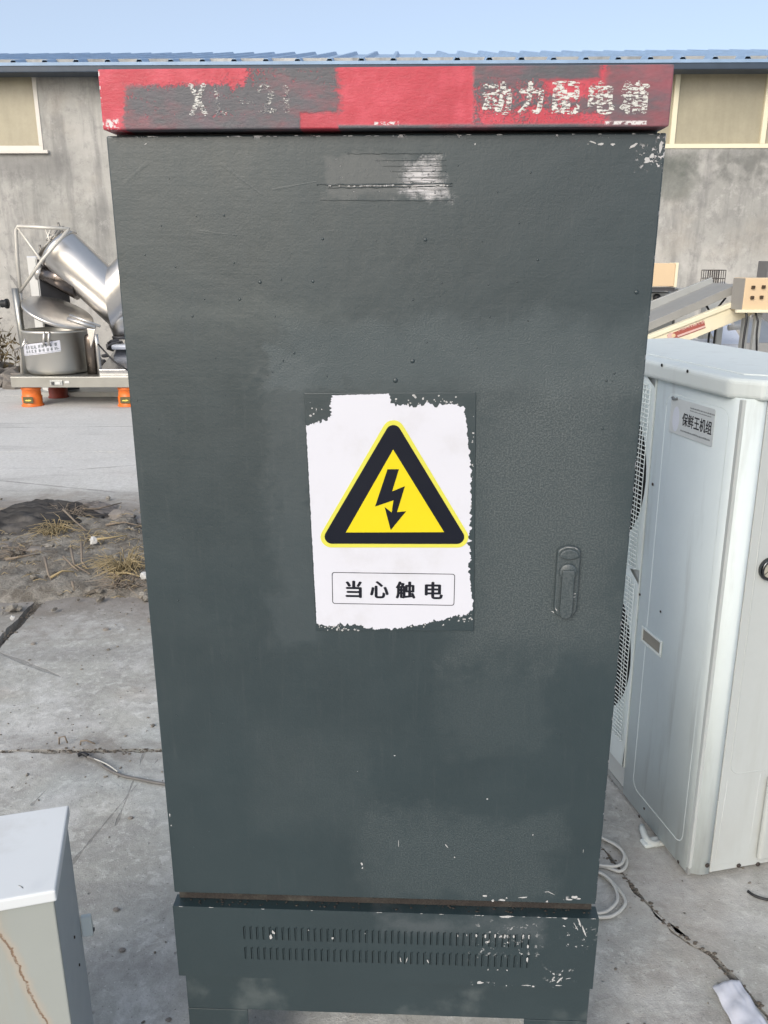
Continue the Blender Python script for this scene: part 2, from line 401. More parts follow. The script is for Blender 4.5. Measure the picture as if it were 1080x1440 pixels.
def concrete():
    m = M('yard_concrete', 'world')
    big = m.noise(.55, 5, .6, dist=.5); mid = m.noise(3.2, 7, .65, dist=.6, off=3); fine = m.noise(38, 5, .65); grit = m.noise(260, 3, .6)
    swirl = m.noise(7, 6, .7, dist=.5, off=8)
    c = m.mix(big.sst(.3, .7), (.35, .35, .325), (.53, .53, .495))
    warp = m.noise(3.0, 9, .74, dist=.3, off=3); mot = m.noise(22, 6, .72, dist=.5, off=18); blot = m.noise(10, 7, .75, dist=.2, off=41)
    c = m.mix(blot.sst(.50, .70) * .40, c, (.26, .26, .24))
    c = m.mix(mid.sst(.50, .60) * .40, c, (.27, .26, .25))
    c = m.mix(warp.sst(.44, .60) * .55, c, (.62, .62, .61))                          # chalky laitance
    c = m.mix(mot.sst(.52, .62) * .40, c, (.70, .71, .68))
    c = m.mix(swirl.sst(.54, .68) * .40, c, (.25, .235, .22))
    c = m.mix(m.noise(2.1, 4, off=30).sst(.55, .68) * .35, c, (.40, .35, .295))
    c = m.mix(m.noise(1.1, 3, off=55).sst(.55, .68) * .25, c, (.36, .42, .45))
    far = m.y.sst(4.6, 6.0)                                                          # far yard's brighter light is put into the concrete colour
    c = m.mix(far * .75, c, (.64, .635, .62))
    str_ = m.noise(2.0, 5, .6, stretch=(.35, 2.2, 1), off=6)
    c = m.mix(str_.sst(.55, .7) * .35, c, (.24, .235, .23))
    spk = m.noise(150, 2, .6, off=44); c = m.mix(spk.sst(.66, .72) * .7, c, (.12, .115, .11)); c = m.mix(m.noise(120, 2, .6, off=47).sst(.67, .72) * .6, c, (.75, .75, .73))
    hair = (m.noise(1.7, 5, .6, off=77) - .5).ab().sst(.0035, .0008) * m.noise(1.1, 2, off=79).sst(.5, .56); hair = hair * .0
    pit = m.voro(30).sst(.16, .06) * m.noise(12, 3, off=5).sst(.5, .62)
    c = m.mix(pit * .5, c, (.13, .125, .12))
    c = m.tint(c, (fine - .5) * .55 + (grit - .5) * .40 + .93)
    jg = (m.noise(26, 3) - .5) * .010 + (m.noise(4, 3, off=6) - .5) * .05
    L = m.seg((-.752, 2.27), (-.733, 1.911), .004, jg)
    L = L.mx(m.seg((-.70, 2.22), (-.80, 1.76), .003, jg)).mx(m.seg((-.64, 1.42), (-.66, 1.30), .006, jg)).mx(m.seg((-.95, 2.228), (-1.0, 2.0), .004, jg))
    L = L.mx(m.seg((-1.6, 3.0), (-1.15, 2.72), .005, jg))
    c = m.mix(L * .38, c, (.09, .085, .08))
    L2 = m.seg((-3.6, 7.5), (-1.6, 7.62), .012, jg).mx(m.seg((-2.7, 5.6), (-1.8, 5.3), .012, jg)).mx(m.seg((-2.3, 5.9), (-1.6, 6.15), .012, jg))
    c = m.mix(L2 * .5, c, (.14, .135, .13))
    # soil washed out of the joints
    dj = ((m.y - 2.27).ab()).sst(.16, .0).mx(((m.x + 1.555).ab()).sst(.12, .0)) * mid.sst(.42, .6)
    dd = ((m.y - 4.2).ab() + (mid - .5) * .9).sst(1.25, .75)
    c = m.mix((dj * .5).mx(dd * .7), c, (.16, .135, .115))
    # darker concrete along the crack by the cooling unit
    dc = m.box(.50, .95, 1.2, 1.95, .25, (mid - .5) * .6, 'xy'); c = m.mix(dc * .28, c, (.17, .165, .16))
    m.put('Base Color', c).put('Roughness', .88).put('Specular IOR Level', .25)
    m.bump((fine - .5) * .9 + (grit - .5) * .5 + (swirl - .5) * 1.0 - hair * .6 + (mot - .5) * .6 - L * .5 - pit * .9, .0035, .8)
    return m.mat
def soil():
    m = M('loose_soil', 'world'); n = m.noise(9, 7, .7); f = m.noise(70, 5, .7)
    c = m.mix(n.sst(.35, .65), (.15, .135, .115), (.31, .29, .255)); c = m.tint(c, (f - .5) * 1.1 + 1.0)
    m.put('Base Color', c).put('Roughness', .95).put('Specular IOR Level', .1); m.bump(f + n * .5, .012, .9)
    return m.mat
def plaster():
    m = M('old_grey_render')
    big = m.noise(.5, 6, .62, dist=.8); st = m.noise(1.5, 6, .65, stretch=(2.2, 1, .35), off=3); f = m.noise(9, 6, .7, off=5); g = m.noise(55, 4)
    c = m.mix(big.sst(.35, .65), (.31, .31, .295), (.49, .48, .455))
    c = m.mix(st.sst(.48, .64) * .55, c, (.19, .19, .19)); c = m.mix(m.noise(6, 7, .75, off=33).sst(.52, .62) * .35, c, (.20, .20, .20)); c = m.mix(m.noise(4.3, 7, .75, off=36).sst(.54, .64) * .35, c, (.52, .51, .49)); c = m.mix(m.noise(1.1, 5, .6, off=22).sst(.52, .72) * .5, c, (.38, .355, .315))
    # grime below the right-hand windows and a band of old damp
    dr = m.box(3.2, 6.8, 2.45, 2.86, .16, (m.noise(2.2, 6, .7, off=9) - .5) * .9); c = m.mix(dr * m.noise(4, 5, off=3).sst(.35, .6) * .7, c, (.12, .125, .12))
    dr3 = m.box(3.4, 4.15, 2.25, 2.86, .1, (m.noise(3, 6, .7, off=19) - .5) * .5); c = m.mix(dr3 * .5, c, (.10, .115, .10))
    crk = m.seg((-5.9, 2.4), (-4.9, .6), .012, (m.noise(3, 4, off=61) - .5) * .25, 'xz'); c = m.mix(crk * .5, c, (.12, .12, .12))
    dp_ = m.noise(3.4, 5, .65, stretch=(1.6, 1, .10), off=71).sst(.55, .68) * m.z.sst(1.0, 3.6); c = m.mix(dp_ * .45, c, (.17, .17, .17))
    dr2 = m.box(-7, -4.2, 2.55, 2.86, .12, (m.noise(2.2, 6, .7, off=4) - .5) * .5); c = m.mix(dr2 * .5, c, (.15, .15, .15))
    c = m.tint(c, (f - .5) * .35 + (g - .5) * .12 + 1.0)
    m.put('Base Color', c).put('Roughness', .92).put('Specular IOR Level', .2); m.bump(f + g * .3, .012, .5)
    return m.mat
def unit_white(name, col=(.69, .76, .76), dirt=.35):
    m = M(name); n = m.noise(4, 5, .6, dist=.4); f = m.noise(60, 4, .6); s_ = m.noise(9, 5, .6, stretch=(2.5, 2.5, .25), off=4)
    c = m.tint(col, (n - .5) * .14 + (f - .5) * .04 + 1.0)
    c = m.mix(s_.sst(.54, .72) * dirt, c, (.40, .42, .40)); sc = m.noise(140, 4, .75, off=11).sst(.72, .76)
    c = m.mix(sc * .5, c, (.25, .22, .18)); c = m.mix((m.z.sst(.30, .02)) * n.sst(.35, .6) * .35, c, (.33, .32, .29))
    m.put('Base Color', c).put('Roughness', (n - .5) * .2 + .58); m.bump((m.noise(5, 3, off=8) - .5) * 3 + (f - .5) * .3, .0012, .6)
    return m.mat
def left_box_white():
    m = M('box_cream_steel'); n = m.noise(5, 5); s_ = m.noise(14, 5, .65, stretch=(1.8, 1, .12), off=2)
    c = m.tint((.33, .35, .33), (n - .5) * .2 + 1.0)
    c = m.mix(s_.sst(.50, .68) * .6, c, (.34, .33, .28))
    j = (m.noise(18, 5, .7, stretch=(1, 1, 1), off=5) - .5) * .028
    rl = m.seg((-.092, .60), (-.050, .42), .0020, j.ab() * .25, 'xz')
    d = ((m.x + .073) + (m.z - .5) * .24 + j).ab()
    on = m.z.sst(.30, .34)
    c = m.mix(d.sst(.014, .001) * .45, c, (.46, .36, .27)); c = m.mix(d.sst(.0026, .0006) * on * m.noise(45, 4, .7, off=81).sst(.36, .5) * .8, c, (.16, .085, .04))
    c = m.mix(m.noise(30, 5, off=9).sst(.62, .70) * m.z.sst(.50, .585) * .6, c, (.30, .18, .09))
    m.put('Base Color', c).put('Roughness', .5); m.bump(n * 2 - d.sst(.002, .001), .0015, .5)
    return m.mat
def window_pane():
    m = M('dusty_window_glass', 'object'); n = m.noise(1.3, 5, .6); s_ = m.noise(5, 5, .6, stretch=(2, 1, .3))
    c = m.mix(n.sst(.3, .7), (.30, .275, .20), (.38, .345, .25)); c = m.tint(c, (s_ - .5) * .3 + (m.noise(28, 4) - .5) * .16 + 1.0)
    m.put('Base Color', c).put('Roughness', .32).put('Specular IOR Level', .5); m.bump(m.noise(2.0, 2), .01, .5)
    return m.mat
PAINT = cabinet_paint('grey_blue_paint_door'); PAINT_V = cabinet_paint('grey_blue_paint_vent', 'vent'); PAINT_F = cabinet_paint('grey_blue_paint_frame', 'frame')
PAINT_P = cabinet_paint('grey_blue_paint_plain', 'plain'); PAINT_L = cabinet_paint('grey_blue_paint_lock', 'lock')
CAP = cap_paint()
CONC = concrete(); SOIL = soil(); WALL = plaster()
UNIT = unit_white('unit_white_steel'); UNIT_LID = unit_white('unit_lid_steel', (.62, .67, .66), .2); UNIT_SIDE_DIM = unit_white('unit_side_steel_darkened', (.48, .51, .505), .3)  # same white steel: front lightened, side darkened to imitate the light on each
BOXW = left_box_white(); BOXLID = simple('box_lid_white', (.66, .69, .71), .42, var=.05, dirt=(.5, .5, .48), dscale=5)
BOXSIDE = simple('box_side_grey', (.38, .42, .44), .5, var=.1)
PANE = window_pane()
CREAM = simple('cream_window_frame', (.74, .69, .52), .5, var=.08); WHITEFR = simple('white_window_frame', (.66, .63, .58), .5, var=.1)
BLUEROOF = simple('blue_roof_sheet', (.24, .35, .50), .45, var=.35, scale=2.5, dirt=(.30, .42, .58), dscale=2)
NAVY = simple('navy_gutter', (.035, .055, .085), .5, var=.3)
STEEL = simple('brushed_stainless', (.62, .60, .57), .38, 1.0, var=.15, bump=.0008, bscale=90)
STEELD = simple('dull_stainless', (.36, .36, .34), .42, 1.0, var=.25, scale=4)
MIRROR = simple('polished_stainless', (.66, .64, .61), .33, 1.0, var=.08)
GALV = simple('galvanised_steel', (.42, .43, .42), .45, .5, var=.2)
PANELG = simple('white_machine_panel', (.62, .62, .60), .45, var=.1); DARKP = simple('dark_machine_panel', (.055, .055, .06), .5, var=.3)
BLACK = simple('black_plastic', (.012, .013, .015), .5); DARK = simple('dark_void', (.006, .007, .008), .9); SLITD = simple('dark_slit_blue', (.018, .026, .034), .9)
ORANGE = simple('orange_plastic', (.78, .17, .025), .42, var=.12, dirt=(.5, .14, .04), dscale=8); DKRED = simple('dark_red_plastic', (.20, .035, .02), .55, var=.25)
OLIVE = simple('olive_label', (.10, .085, .03), .5); YEL = simple('label_yellow', (.72, .60, .12), .5)
PRINTW = simple('sticker_white', (.60, .61, .67), .34, var=.03, dirt=(.52, .52, .55), dscale=9); PRINTY = simple('sign_yellow', (.66, .55, .012), .36, var=.04, scale=20, spec=.3)
PRINTYE = simple('sign_yellow_edge', (.62, .60, .08), .36, var=.06); PRINTK = simple('sign_black', (.006, .008, .016), .40, var=.2, spec=.25)
LET_K = simple('letters_black', (.010, .011, .018), .5, spec=.2); LET_G = simple('letters_grey', (.17, .19, .20), .5)
CAPW = worn_letters('scraped_characters', (.60, .60, .57), .50, 230); CAPX = worn_letters('scraped_model_mark', (.6, .6, .58), .52, 380); CAPX2 = worn_letters('scraped_model_rest', (.55, .55, .53), .585, 330)
RUST = simple('rusty_ledge', (.030, .025, .022), .9, var=.6, scale=14, dirt=(.085, .085, .07), dscale=16, bump=.004)
BEIGE = simple('beige_enamel', (.66, .50, .32), .42, var=.05); BEIGES = simple('beige_grey_side', (.33, .31, .28), .5, var=.1)
CREAMS = simple('cream_side_panel', (.74, .68, .50), .42, var=.08, dirt=(.5, .47, .4))
BELT = simple('belt_grey', (.26, .26, .25), .6, var=.15, scale=8)
REDL = simple('red_label', (.34, .09, .07), .5, var=.2); PINK = simple('label_pink', (.62, .42, .38), .5)
SHEET = simple('pale_plastic_sheet', (.62, .66, .74), .3, var=.15)
SILVERL = simple('silver_label', (.58, .62, .63), .4, .1, var=.1, scale=30, dirt=(.6, .63, .64), dscale=20)
CABLEW = simple('white_cable', (.50, .50, .47), .45, var=.1); CABLEG = simple('grey_cable', (.13, .125, .12), .6, var=.3, scale=30)
STRAW = simple('dry_straw', (.34, .27, .15), .8, var=.3); TWIG = simple('dry_twig', (.22, .18, .14), .85, var=.3, scale=30); WEED = simple('withered_weed', (.16, .125, .07), .9, var=.4)
CLOTH = simple('black_cloth', (.035, .033, .032), .75, var=.4, scale=12, dirt=(.13, .12, .11), dscale=7)
STONE = simple('rubble_stone', (.22, .20, .18), .9, var=.3, scale=9, bump=.006)
PAPER = simple('crumpled_white', (.50, .50, .49), .6, var=.1)
SCREW = simple('rusted_screw', (.05, .04, .035), .6, .3); PALESC = simple('pale_screw', (.4, .4, .38), .4, .6)
GLASS_D = simple('gauge_face', (.42, .40, .33), .25, var=.2, scale=60)
CHIP = simple('bare_undercoat', (.44, .44, .44), .75, var=.3, scale=90)
def bag():
    m = M('clear_plastic_bag'); m.put('Base Color', m.tint((.66, .68, .76), (m.noise(25, 4) - .5) * .6 + 1.0)).put('Roughness', .22).put('Alpha', .72); return m.mat
BAG = bag()
# ------------------------------------------------------------------ setting: yard
g = MB(); g.quad((-400, -400, -.035), (400, -400, -.035), (400, 400, -.035), (-400, 400, -.035))
ground = g.build('ground', SOIL); ground['kind'] = 'structure'
def slab(poly, seed, amp=.006):
    p = jag(poly, amp, .022, True, seed)
    p = [(x, y) for x, y in p]
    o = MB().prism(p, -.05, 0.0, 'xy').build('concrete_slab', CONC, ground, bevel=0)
    return o
xj = -1.555
crack = [(.34, 2.262), (.46, 2.03), (.56, 1.86), (.628, 1.635), (.668, 1.535), (.731, 1.474), (.785, 1.311), (.86, 1.15), (1.0, .5), (1.2, -3)]
cl = [(x - .004, y) for x, y in crack]; cr = [(x + .004, y) for x, y in crack]
cl[4] = (.660, 1.532); cl[5] = (.724, 1.465)
slab([(-1.53, -3)] + [(-1.53, 2.252), (-.9, 2.256)] + [(p[0], p[1]) for p in cl] , 1, .007)
slab([(p[0], p[1]) for p in cr] + [(6, -3), (6, 2.27), (2.0, 2.268)], 2, .007)
slab([(.636, 1.606), (.680, 1.545), (.716, 1.480), (.70, 1.492), (.672, 1.528), (.640, 1.58)], 3, .003)   # loose sliver in the crack
slab([(-9, -3), (-9, 2.25), (-1.575, 2.255), (-1.575, -3)], 4, .006)
slab([(-1.535, 2.274), (-1.535, 3.50), (1.6, 3.55), (1.6, 2.285)], 5, .006)
slab([(-9, 2.272), (-9, 3.45), (-1.585, 3.48), (-1.575, 2.274)], 6, .008)
slab([(1.612, 2.285), (1.612, 3.55), (8, 3.55), (8, 2.285)], 7, .006)
slab([(-12, 4.95), (-12, 6.505), (12, 6.505), (12, 4.98), (1.6, 5.0), (-.6, 4.75), (-1.5, 4.62), (-2.1, 4.95), (-3.4, 4.9)], 8, .02)
slab([(-12, 6.515), (-12, 9.40), (12, 9.40), (12, 6.515)], 9, .005)
slab([(-12, 9.412), (-12, 11.0), (12, 11.0), (12, 9.412)], 10, .01)
# strip of broken ground between the near and far slabs
def strip():
    m = MB(); bm = m.bm; st = .028; nx = int(6.6 / st); ny = int(2.0 / st); V = []
    for i in range(nx + 1):
        row = []
        for j in range(ny + 1):
            x = -4.6 + i * st; y = 3.2 + j * st
            ed = mn.fractal(Vector((x * 1.3, y * 1.3, 3)), 1, 2, 4) * .16
            lo = 3.45 + ed; hi = (4.72 if x < -1.45 else 4.45) + ed * 1.4 + .10 * math.sin(x * 2.1)
            k = max(-1, min(1, min((y - lo) / .16, (hi - y) / .16)))
            h = mn.fractal(Vector((x * 5, y * 5, 0)), .9, 2.1, 6) * .018 + mn.fractal(Vector((x * 22, y * 22, 4)), .8, 2, 3) * .010
            row.append(bm.verts.new((x, y, .030 * k + h * max(0, k + .35) - .016 + .02 * k)))
        V.append(row)
    for i in range(nx):
        for j in range(ny):
            f = bm.faces.new((V[i][j], V[i + 1][j], V[i + 1][j + 1], V[i][j + 1])); f.smooth = True
    o = m.build('dirt_strip', SOIL, None); o['kind'] = 'structure'
strip()
JSOIL = simple('dark_joint_soil', (.10, .085, .070), .95, var=.5, scale=30)
# soil pressed into the joints
def joint_soil(pts, wdt, seed):
    m = MB(); rng = random.Random(seed)
    for (x0, y0), (x1, y1) in zip(pts, pts[1:]):
        L = math.hypot(x1 - x0, y1 - y0); n = int(L / .004)
        for k in range(n):
            t = k / n; r = rng.uniform(.0012, .0042) * (1 if mn.noise((t * L * 6, seed, 0)) > -.15 else .45)
            x = x0 + (x1 - x0) * t + rng.gauss(0, wdt); y = y0 + (y1 - y0) * t + rng.gauss(0, wdt)
            bmesh.ops.create_icosphere(m.bm, subdivisions=1, radius=r, matrix=Matrix.Translation((x, y, rng.uniform(-.004, .003))) @ Matrix.Diagonal((1.5, 1, .6, 1)))
    o = m.build('joint_grit', JSOIL, None); o['kind'] = 'stuff'
    tag(o, 'brown grit and soil lodged in the joint between concrete slabs left of the cabinet' if seed == 1 else 'grey grit along the jagged crack beside the white cooling unit' if seed == 2 else 'soil filling the diagonal joint at the left edge below the dirt strip', 'grit')
joint_soil([(-1.35, 2.262), (-.6, 2.268)], .009, 1)
joint_soil(crack[1:8], .0060, 2)
joint_soil([(-1.56, 2.3), (-1.555, 3.45)], .012, 3)

# ------------------------------------------------------------------ workshop building
B = thing('workshop_building', 'long grey rendered workshop with blue ribbed roof and dusty cream-framed windows', 'building', (0, 12, 0), R(-1.2))
xsw = [-16, -7.6, -4.60, 3.40, 7.45, 16]; zs = [0, 2.90, 3.86, 4.0]
wm = MB()
for i in range(5):
    for j in range(3):
        hole = j == 1 and i in (1, 3)
        x0, x1, z0, z1 = xsw[i], xsw[i + 1], zs[j], zs[j + 1]
        if hole:
            d = .14
            wm.quad((x0, 0, z0), (x1, 0, z0), (x1, d, z0), (x0, d, z0)); wm.quad((x0, 0, z1), (x0, d, z1), (x1, d, z1), (x1, 0, z1))
            wm.quad((x0, 0, z0), (x0, d, z0), (x0, d, z1), (x0, 0, z1)); wm.quad((x1, 0, z0), (x1, 0, z1), (x1, d, z1), (x1, d, z0))
        else: wm.quad((x0, 0, z0), (x1, 0, z0), (x1, 0, z1), (x0, 0, z1))
wm.quad((-16, 0, 0), (-16, 0, 4), (-16, 12, 4), (-16, 12, 0)); wm.quad((16, 0, 0), (16, 12, 0), (16, 12, 4), (16, 0, 4)); wm.quad((-16, 12, 0), (-16, 12, 4), (16, 12, 4), (16, 12, 0))
wm.build('wall', WALL, B)
def window(x0, x1, mull, fm, sillp):
    z0, z1 = 2.90, 3.86; f = MB(); a = .055
    f.box(x0, x1, -.012, .05, z0, z0 + a); f.box(x0, x1, -.012, .05, z1 - a, z1)
    f.box(x0, x0 + a, -.011, .05, z0 + a, z1 - a); f.box(x1 - a, x1, -.011, .05, z0 + a, z1 - a)
    for mx_ in mull: f.box(mx_ - .032, mx_ + .032, -.008, .05, z0 + a, z1 - a)
    fo = f.build('window_frame', fm, B, bevel=.004)
    xs_ = [x0] + mull + [x1]
    for p, q in zip(xs_, xs_[1:]):
        MB().box(p + .025, q - .025, .030, .038, z0 + a - .01, z1 - a + .01).build('pane', PANE, fo)
    if sillp: MB().box(x0 - .06, x1 + .07, -.05, .0, z0 - .045, z0 - .002).build('window_sill', fm, B, bevel=.006)
window(-7.6, -4.60, [-6.6, -5.6], WHITEFR, True)
window(3.40, 7.45, [5.03 - 1.2 + .0, 5.02, 6.2], CREAM, False)
sl = math.atan(.228)
# ribbed sheets, gutter
def rib_sheet(n, xw, flip=1):
    m = MB(); prof = []
    for k in range(n):
        x = k * xw; prof += [(x, 0), (x + xw * .66, 0), (x + xw * .74, .055), (x + xw * .86, .055), (x + xw * .94, 0)]
    prof.append((n * xw + .03, 0.004))
    L = 6.4 / math.cos(sl); vv = []
    for x, h in prof:
        vv.append((m.bm.verts.new((x, 0, h)), m.bm.verts.new((x, flip * L * math.cos(sl), h + L * math.sin(sl))), m.bm.verts.new((x, flip * L * math.cos(sl), h + L * math.sin(sl) - .006)), m.bm.verts.new((x, 0, h - .006))))
    for a, b in zip(vv, vv[1:]):
        m.bm.faces.new((a[0], b[0], b[1], a[1])); m.bm.faces.new((a[3], a[2], b[2], b[3])); m.bm.faces.new((a[0], a[3], b[3], b[0])); m.bm.faces.new((a[1], b[1], b[2], a[2]))
    return m
xw = .405
first = rib_sheet(3, xw).build('roof_sheet', BLUEROOF, B); first.location = (-16.4, -.33, 3.872)
n_sh = 27
copies(first, B, [(-16.4 + i * 3 * xw, -.33, 3.872 + random.uniform(-.002, .006)) for i in range(1, n_sh)])
back = rib_sheet(3 * n_sh, xw, -1).build('rear_roof', BLUEROOF, B); back.location = (-16.4, 12.5, 3.872)
MB().box(-16.4, 16.4, -.36, -.06, 3.775, 3.862).build('gutter', NAVY, B, bevel=.01)
MB().box(-16.4, 16.4, -.37, -.345, 3.85, 3.888).build('eave_trim', BLUEROOF, B)
# ------------------------------------------------------------------ the power cabinet
CB = thing('power_distribution_cabinet', 'tall dark grey-blue electrical cabinet with red-banded top and high voltage warning sign', 'electrical cabinet', (-.0015, 1.1212, 0), R(-2.255))
MB().box(-.346, .346, .026, .37, .455, 1.690).build('body', PAINT_P, CB, bevel=.003)
MB().box(-.35, .35, 0, .021, .467, 1.6298).build('door', PAINT, CB, bevel=.0022, segs=3)
door = CB.children[-1]
cap = MB().box(-.3475, .3475, -.016, .385, 1.6345, 1.7025).build('top_cap', CAP, CB, bevel=.0018, segs=2)
yc = -.0164
cp = lambda a, b: (a, yc, b)
text('X', -.238, -.214, 1.651, 1.6845, CAPX, cap, yc, bold=.05)
text('L', -.205, -.188, 1.651, 1.6845, CAPX2, cap, yc, bold=.03); text('-', -.178, -.158, 1.6625, 1.6665, CAPX2, cap, yc)
text('21', -.153, -.113, 1.653, 1.6835, CAPX2, cap, yc, bold=.03)
for ch, x0, x1 in (('动', .1205, .1572), ('力', .1640, .1949), ('配', .2045, .2385), ('电', .2480, .2805), ('箱', .2860, .3205)):
    text(ch, x0, x1, 1.6495, 1.684, CAPW, cap, yc, bold=.05)
# ledge behind the gap with flaking rust
MB().box(-.347, .347, .016, .0255, .4425, .4665).build('ledge', RUST, CB)
# warning sign plate: torn white sticker with the printed triangle
ROTS = R(-.7)
sign = MB().prism([(-.1078, 1.3062), (.1262, 1.3086), (.1345, .9555), (-.1000, .9512)], -.0016, -.0002).build('sign_plate', PAINT_P, CB, bevel=.0008)
pl = [(-.1060, 1.262, .0035), (-.1015, 1.262, .004), (-.0850, 1.2655, .004), (-.0725, 1.273, .004), (-.0700, 1.303, .001), (-.0665, 1.3035, .0006), (.0085, 1.3060, .004),
      (.0105, 1.296, .004), (.0165, 1.290, .004), (.0560, 1.2905, .0035), (.110, 1.2900, .002), (.1135, 1.270, .002), (.117, 1.245, .002), (.1225, 1.208, .0022), (.1245, 1.16, .003), (.1235, 1.118, .0035),
      (.124, 1.095, .004), (.1262, 1.04, .0022), (.1320, .992, .0022), (.122, .982, .004), (.098, .9765, .004), (.0646, .9660, .003), (.0150, .9575, .003), (-.0150, .9560, .004), (-.0407, .9640, .004), (-.0745, .9600, .002), (-.0985, .9640, .0004)]
st_ = jag(pl, .003, .0016, True, 5)
sheet = MB().prism(st_, -.0021, -.0015).build('white_sticker', PRINTW, sign)
# ragged specks round the torn edge
sp = MB(); rng = random.Random(3)
for i, (x0, x1, z0, z1, n) in enumerate([(.013, .105, 1.288, 1.305, 26), (.112, .126, 1.0, 1.28, 46), (.02, .128, .960, .985, 30), (-.095, -.035, .953, .964, 34), (-.102, -.073, 1.262, 1.30, 9), (.112, .131, .972, 1.0, 22)]):
    for k in range(n):
        x = rng.uniform(x0, x1); z = rng.uniform(z0, z1); r = rng.uniform(.0004, .0017); q = rng.randint(4, 7); a0 = rng.random() * 6
        if i == 1: x = .119 + (.008 if z < 1.1 else .004) + abs(rng.gauss(0, .0035)); 
        if x > .1255 and z > 1.0: continue
        sp.prism([(x + r * rng.uniform(.5, 1.3) * math.cos(a0 + t * 6.283 / q) * 1.2, z + r * rng.uniform(.5, 1.3) * math.sin(a0 + t * 6.283 / q)) for t in range(q)], -.0020, -.0014)
o = sp.build('sticker_flakes', CHIP, sign); o['kind'] = 'stuff'
def rtri(a, b, c, r):
    out = []; P = [Vector(a), Vector(b), Vector(c)]
    for i in range(3):
        p, q, s = P[i], P[i - 1], P[(i + 1) % 3]; u = (q - p).normalized(); v = (s - p).normalized()
        half = u.angle(v) / 2; ctr = p + (u + v).normalized() * (r / math.sin(half)); t0 = p + u * (r / math.tan(half)); t1 = p + v * (r / math.tan(half))
        a0 = math.atan2(t0.y - ctr.y, t0.x - ctr.x); a1 = math.atan2(t1.y - ctr.y, t1.x - ctr.x); da = (a1 - a0 + math.pi) % (2 * math.pi) - math.pi
        out += [(ctr.x + r * math.cos(a0 + da * k / 9), ctr.y + r * math.sin(a0 + da * k / 9)) for k in range(10)]
    return out
MB().prism(rtri((.0143, 1.285), (-.1010, 1.0835), (.1335, 1.0865), .0155), -.0026, -.0020).build('triangle_border', PRINTYE, sign)
MB().prism(rtri((.0143, 1.2735), (-.0915, 1.0895), (.1240, 1.0920), .0105), -.0030, -.0025).build('triangle_band', PRINTK, sign)
MB().prism([(.0143, 1.2290), (-.0530, 1.1072), (.0872, 1.1095)], -.0034, -.0029).build('triangle_field', PRINTY, sign)
bolt = [(.0065, 1.2009), (.0224, 1.2011), (.0130, 1.1690), (.0310, 1.1768), (.0200, 1.1385), (.0329, 1.1400), (.0112, 1.1118), (.0025, 1.1459), (.0125, 1.1380), (.0150, 1.1560), (-.0110, 1.1465)]
MB().prism(bolt, -.0038, -.0033).build('lightning_bolt', PRINTK, sign)
fr = MB(); A_ = rrect(-.0745, .1045, .996, 1.0458, .004); B_ = rrect(-.0735, .1035, .997, 1.0448, .0032)
n = len(A_)
va = [fr.bm.verts.new((x, -.0024, z)) for x, z in A_]; vb = [fr.bm.verts.new((x, -.0024, z)) for x, z in B_]
for i in range(n): fr.bm.faces.new((va[i], va[(i + 1) % n], vb[(i + 1) % n], vb[i]))
fr.build('caption_frame', LET_K, sign)
for ch, x0, x1 in (('当', -.0548, -.0305), ('心', -.0190, .0085), ('触', .0185, .0475), ('电', .0610, .0875)):
    text(ch, x0, x1, 1.0065, 1.0325, LET_K, sign, -.0024, bold=.035)
# torn ridges across the scraped label
rg = MB()
def ridge(x0, x1, z, amp, r, seed, slope=0):
    pts = [(x0 + (x1 - x0) * t / 40, -.0004, z + slope * t / 40 + amp * mn.noise((t * .35, seed, 0))) for t in range(41)]
    rg.tube(pts, lambda t: r * (.45 + .55 * math.sin(math.pi * t)), 6)
ridge(-.084, .088, 1.5712, .0018, .0010, 1, .001); ridge(-.070, .088, 1.5675, .0015, .0007, 2, .002); ridge(-.08, .09, 1.553, .0008, .0005, 3, -.001)
ridge(-.045, .075, 1.6075, .0015, .0004, 4)
for k in range(4): ridge(.02 - k * .01, .080, 1.580 + k * .0065, .0003, .0003, 5 + k)
rg.build('peeled_label_ridge', PAINT_P, CB)
rl = MB()
for k in range(46):
    x = rng.gauss(.005, .045); 
    if not -.075 < x < .085: continue
    z = 1.5698 + mn.noise((x * 40, 1, 0)) * .0012; L = rng.uniform(.0015, .006); h = rng.uniform(.0004, .0011)
    rl.prism([(x, z), (x + L * .5, z - h), (x + L, z), (x + L * .6, z + h)], -.0016, -.0002)
rl.build('bare_flakes', CHIP, CB)['kind'] = 'stuff'
# small blisters, runs and chips in the paint
bl = MB()
for (x, z, r) in [(-.205, 1.535, .0016), (-.078, 1.506, .0018), (-.19, 1.43, .002), (-.162, 1.452, .0024), (-.092, 1.453, .0022), (-.255, 1.408, .0018), (-.12, 1.36, .0018), (-.135, 1.35, .0014), (-.227, 1.353, .001),
                  (.055, 1.505, .0024), (.145, 1.562, .0012), (.30, 1.26, .0018), (.31, 1.335, .0016), (.04, 1.35, .003), (.017, 1.324, .0035), (.04, 1.43, .0016), (.20, 1.48, .0016), (.33, 1.44, .003), (.30, 1.325, .0018)] + \
        [(rng.uniform(-.34, .34), rng.uniform(.49, 1.60), rng.uniform(.0005, .0013)) for _ in range(110)]:
    if -.12 < x < .145 and .94 < z < 1.32: continue
    q = rng.uniform(.7, 2.2)
    bl.lathe([(r, -.0001), (r * .8, -.0004 - r * .10), (r * .4, -.0004 - r * .22), (r * .05, -.0004 - r * .25)], 8, (x, 0, z), 'y')
bl.build('paint_blisters', PAINT_P, CB)['kind'] = 'stuff'
wc = MB()
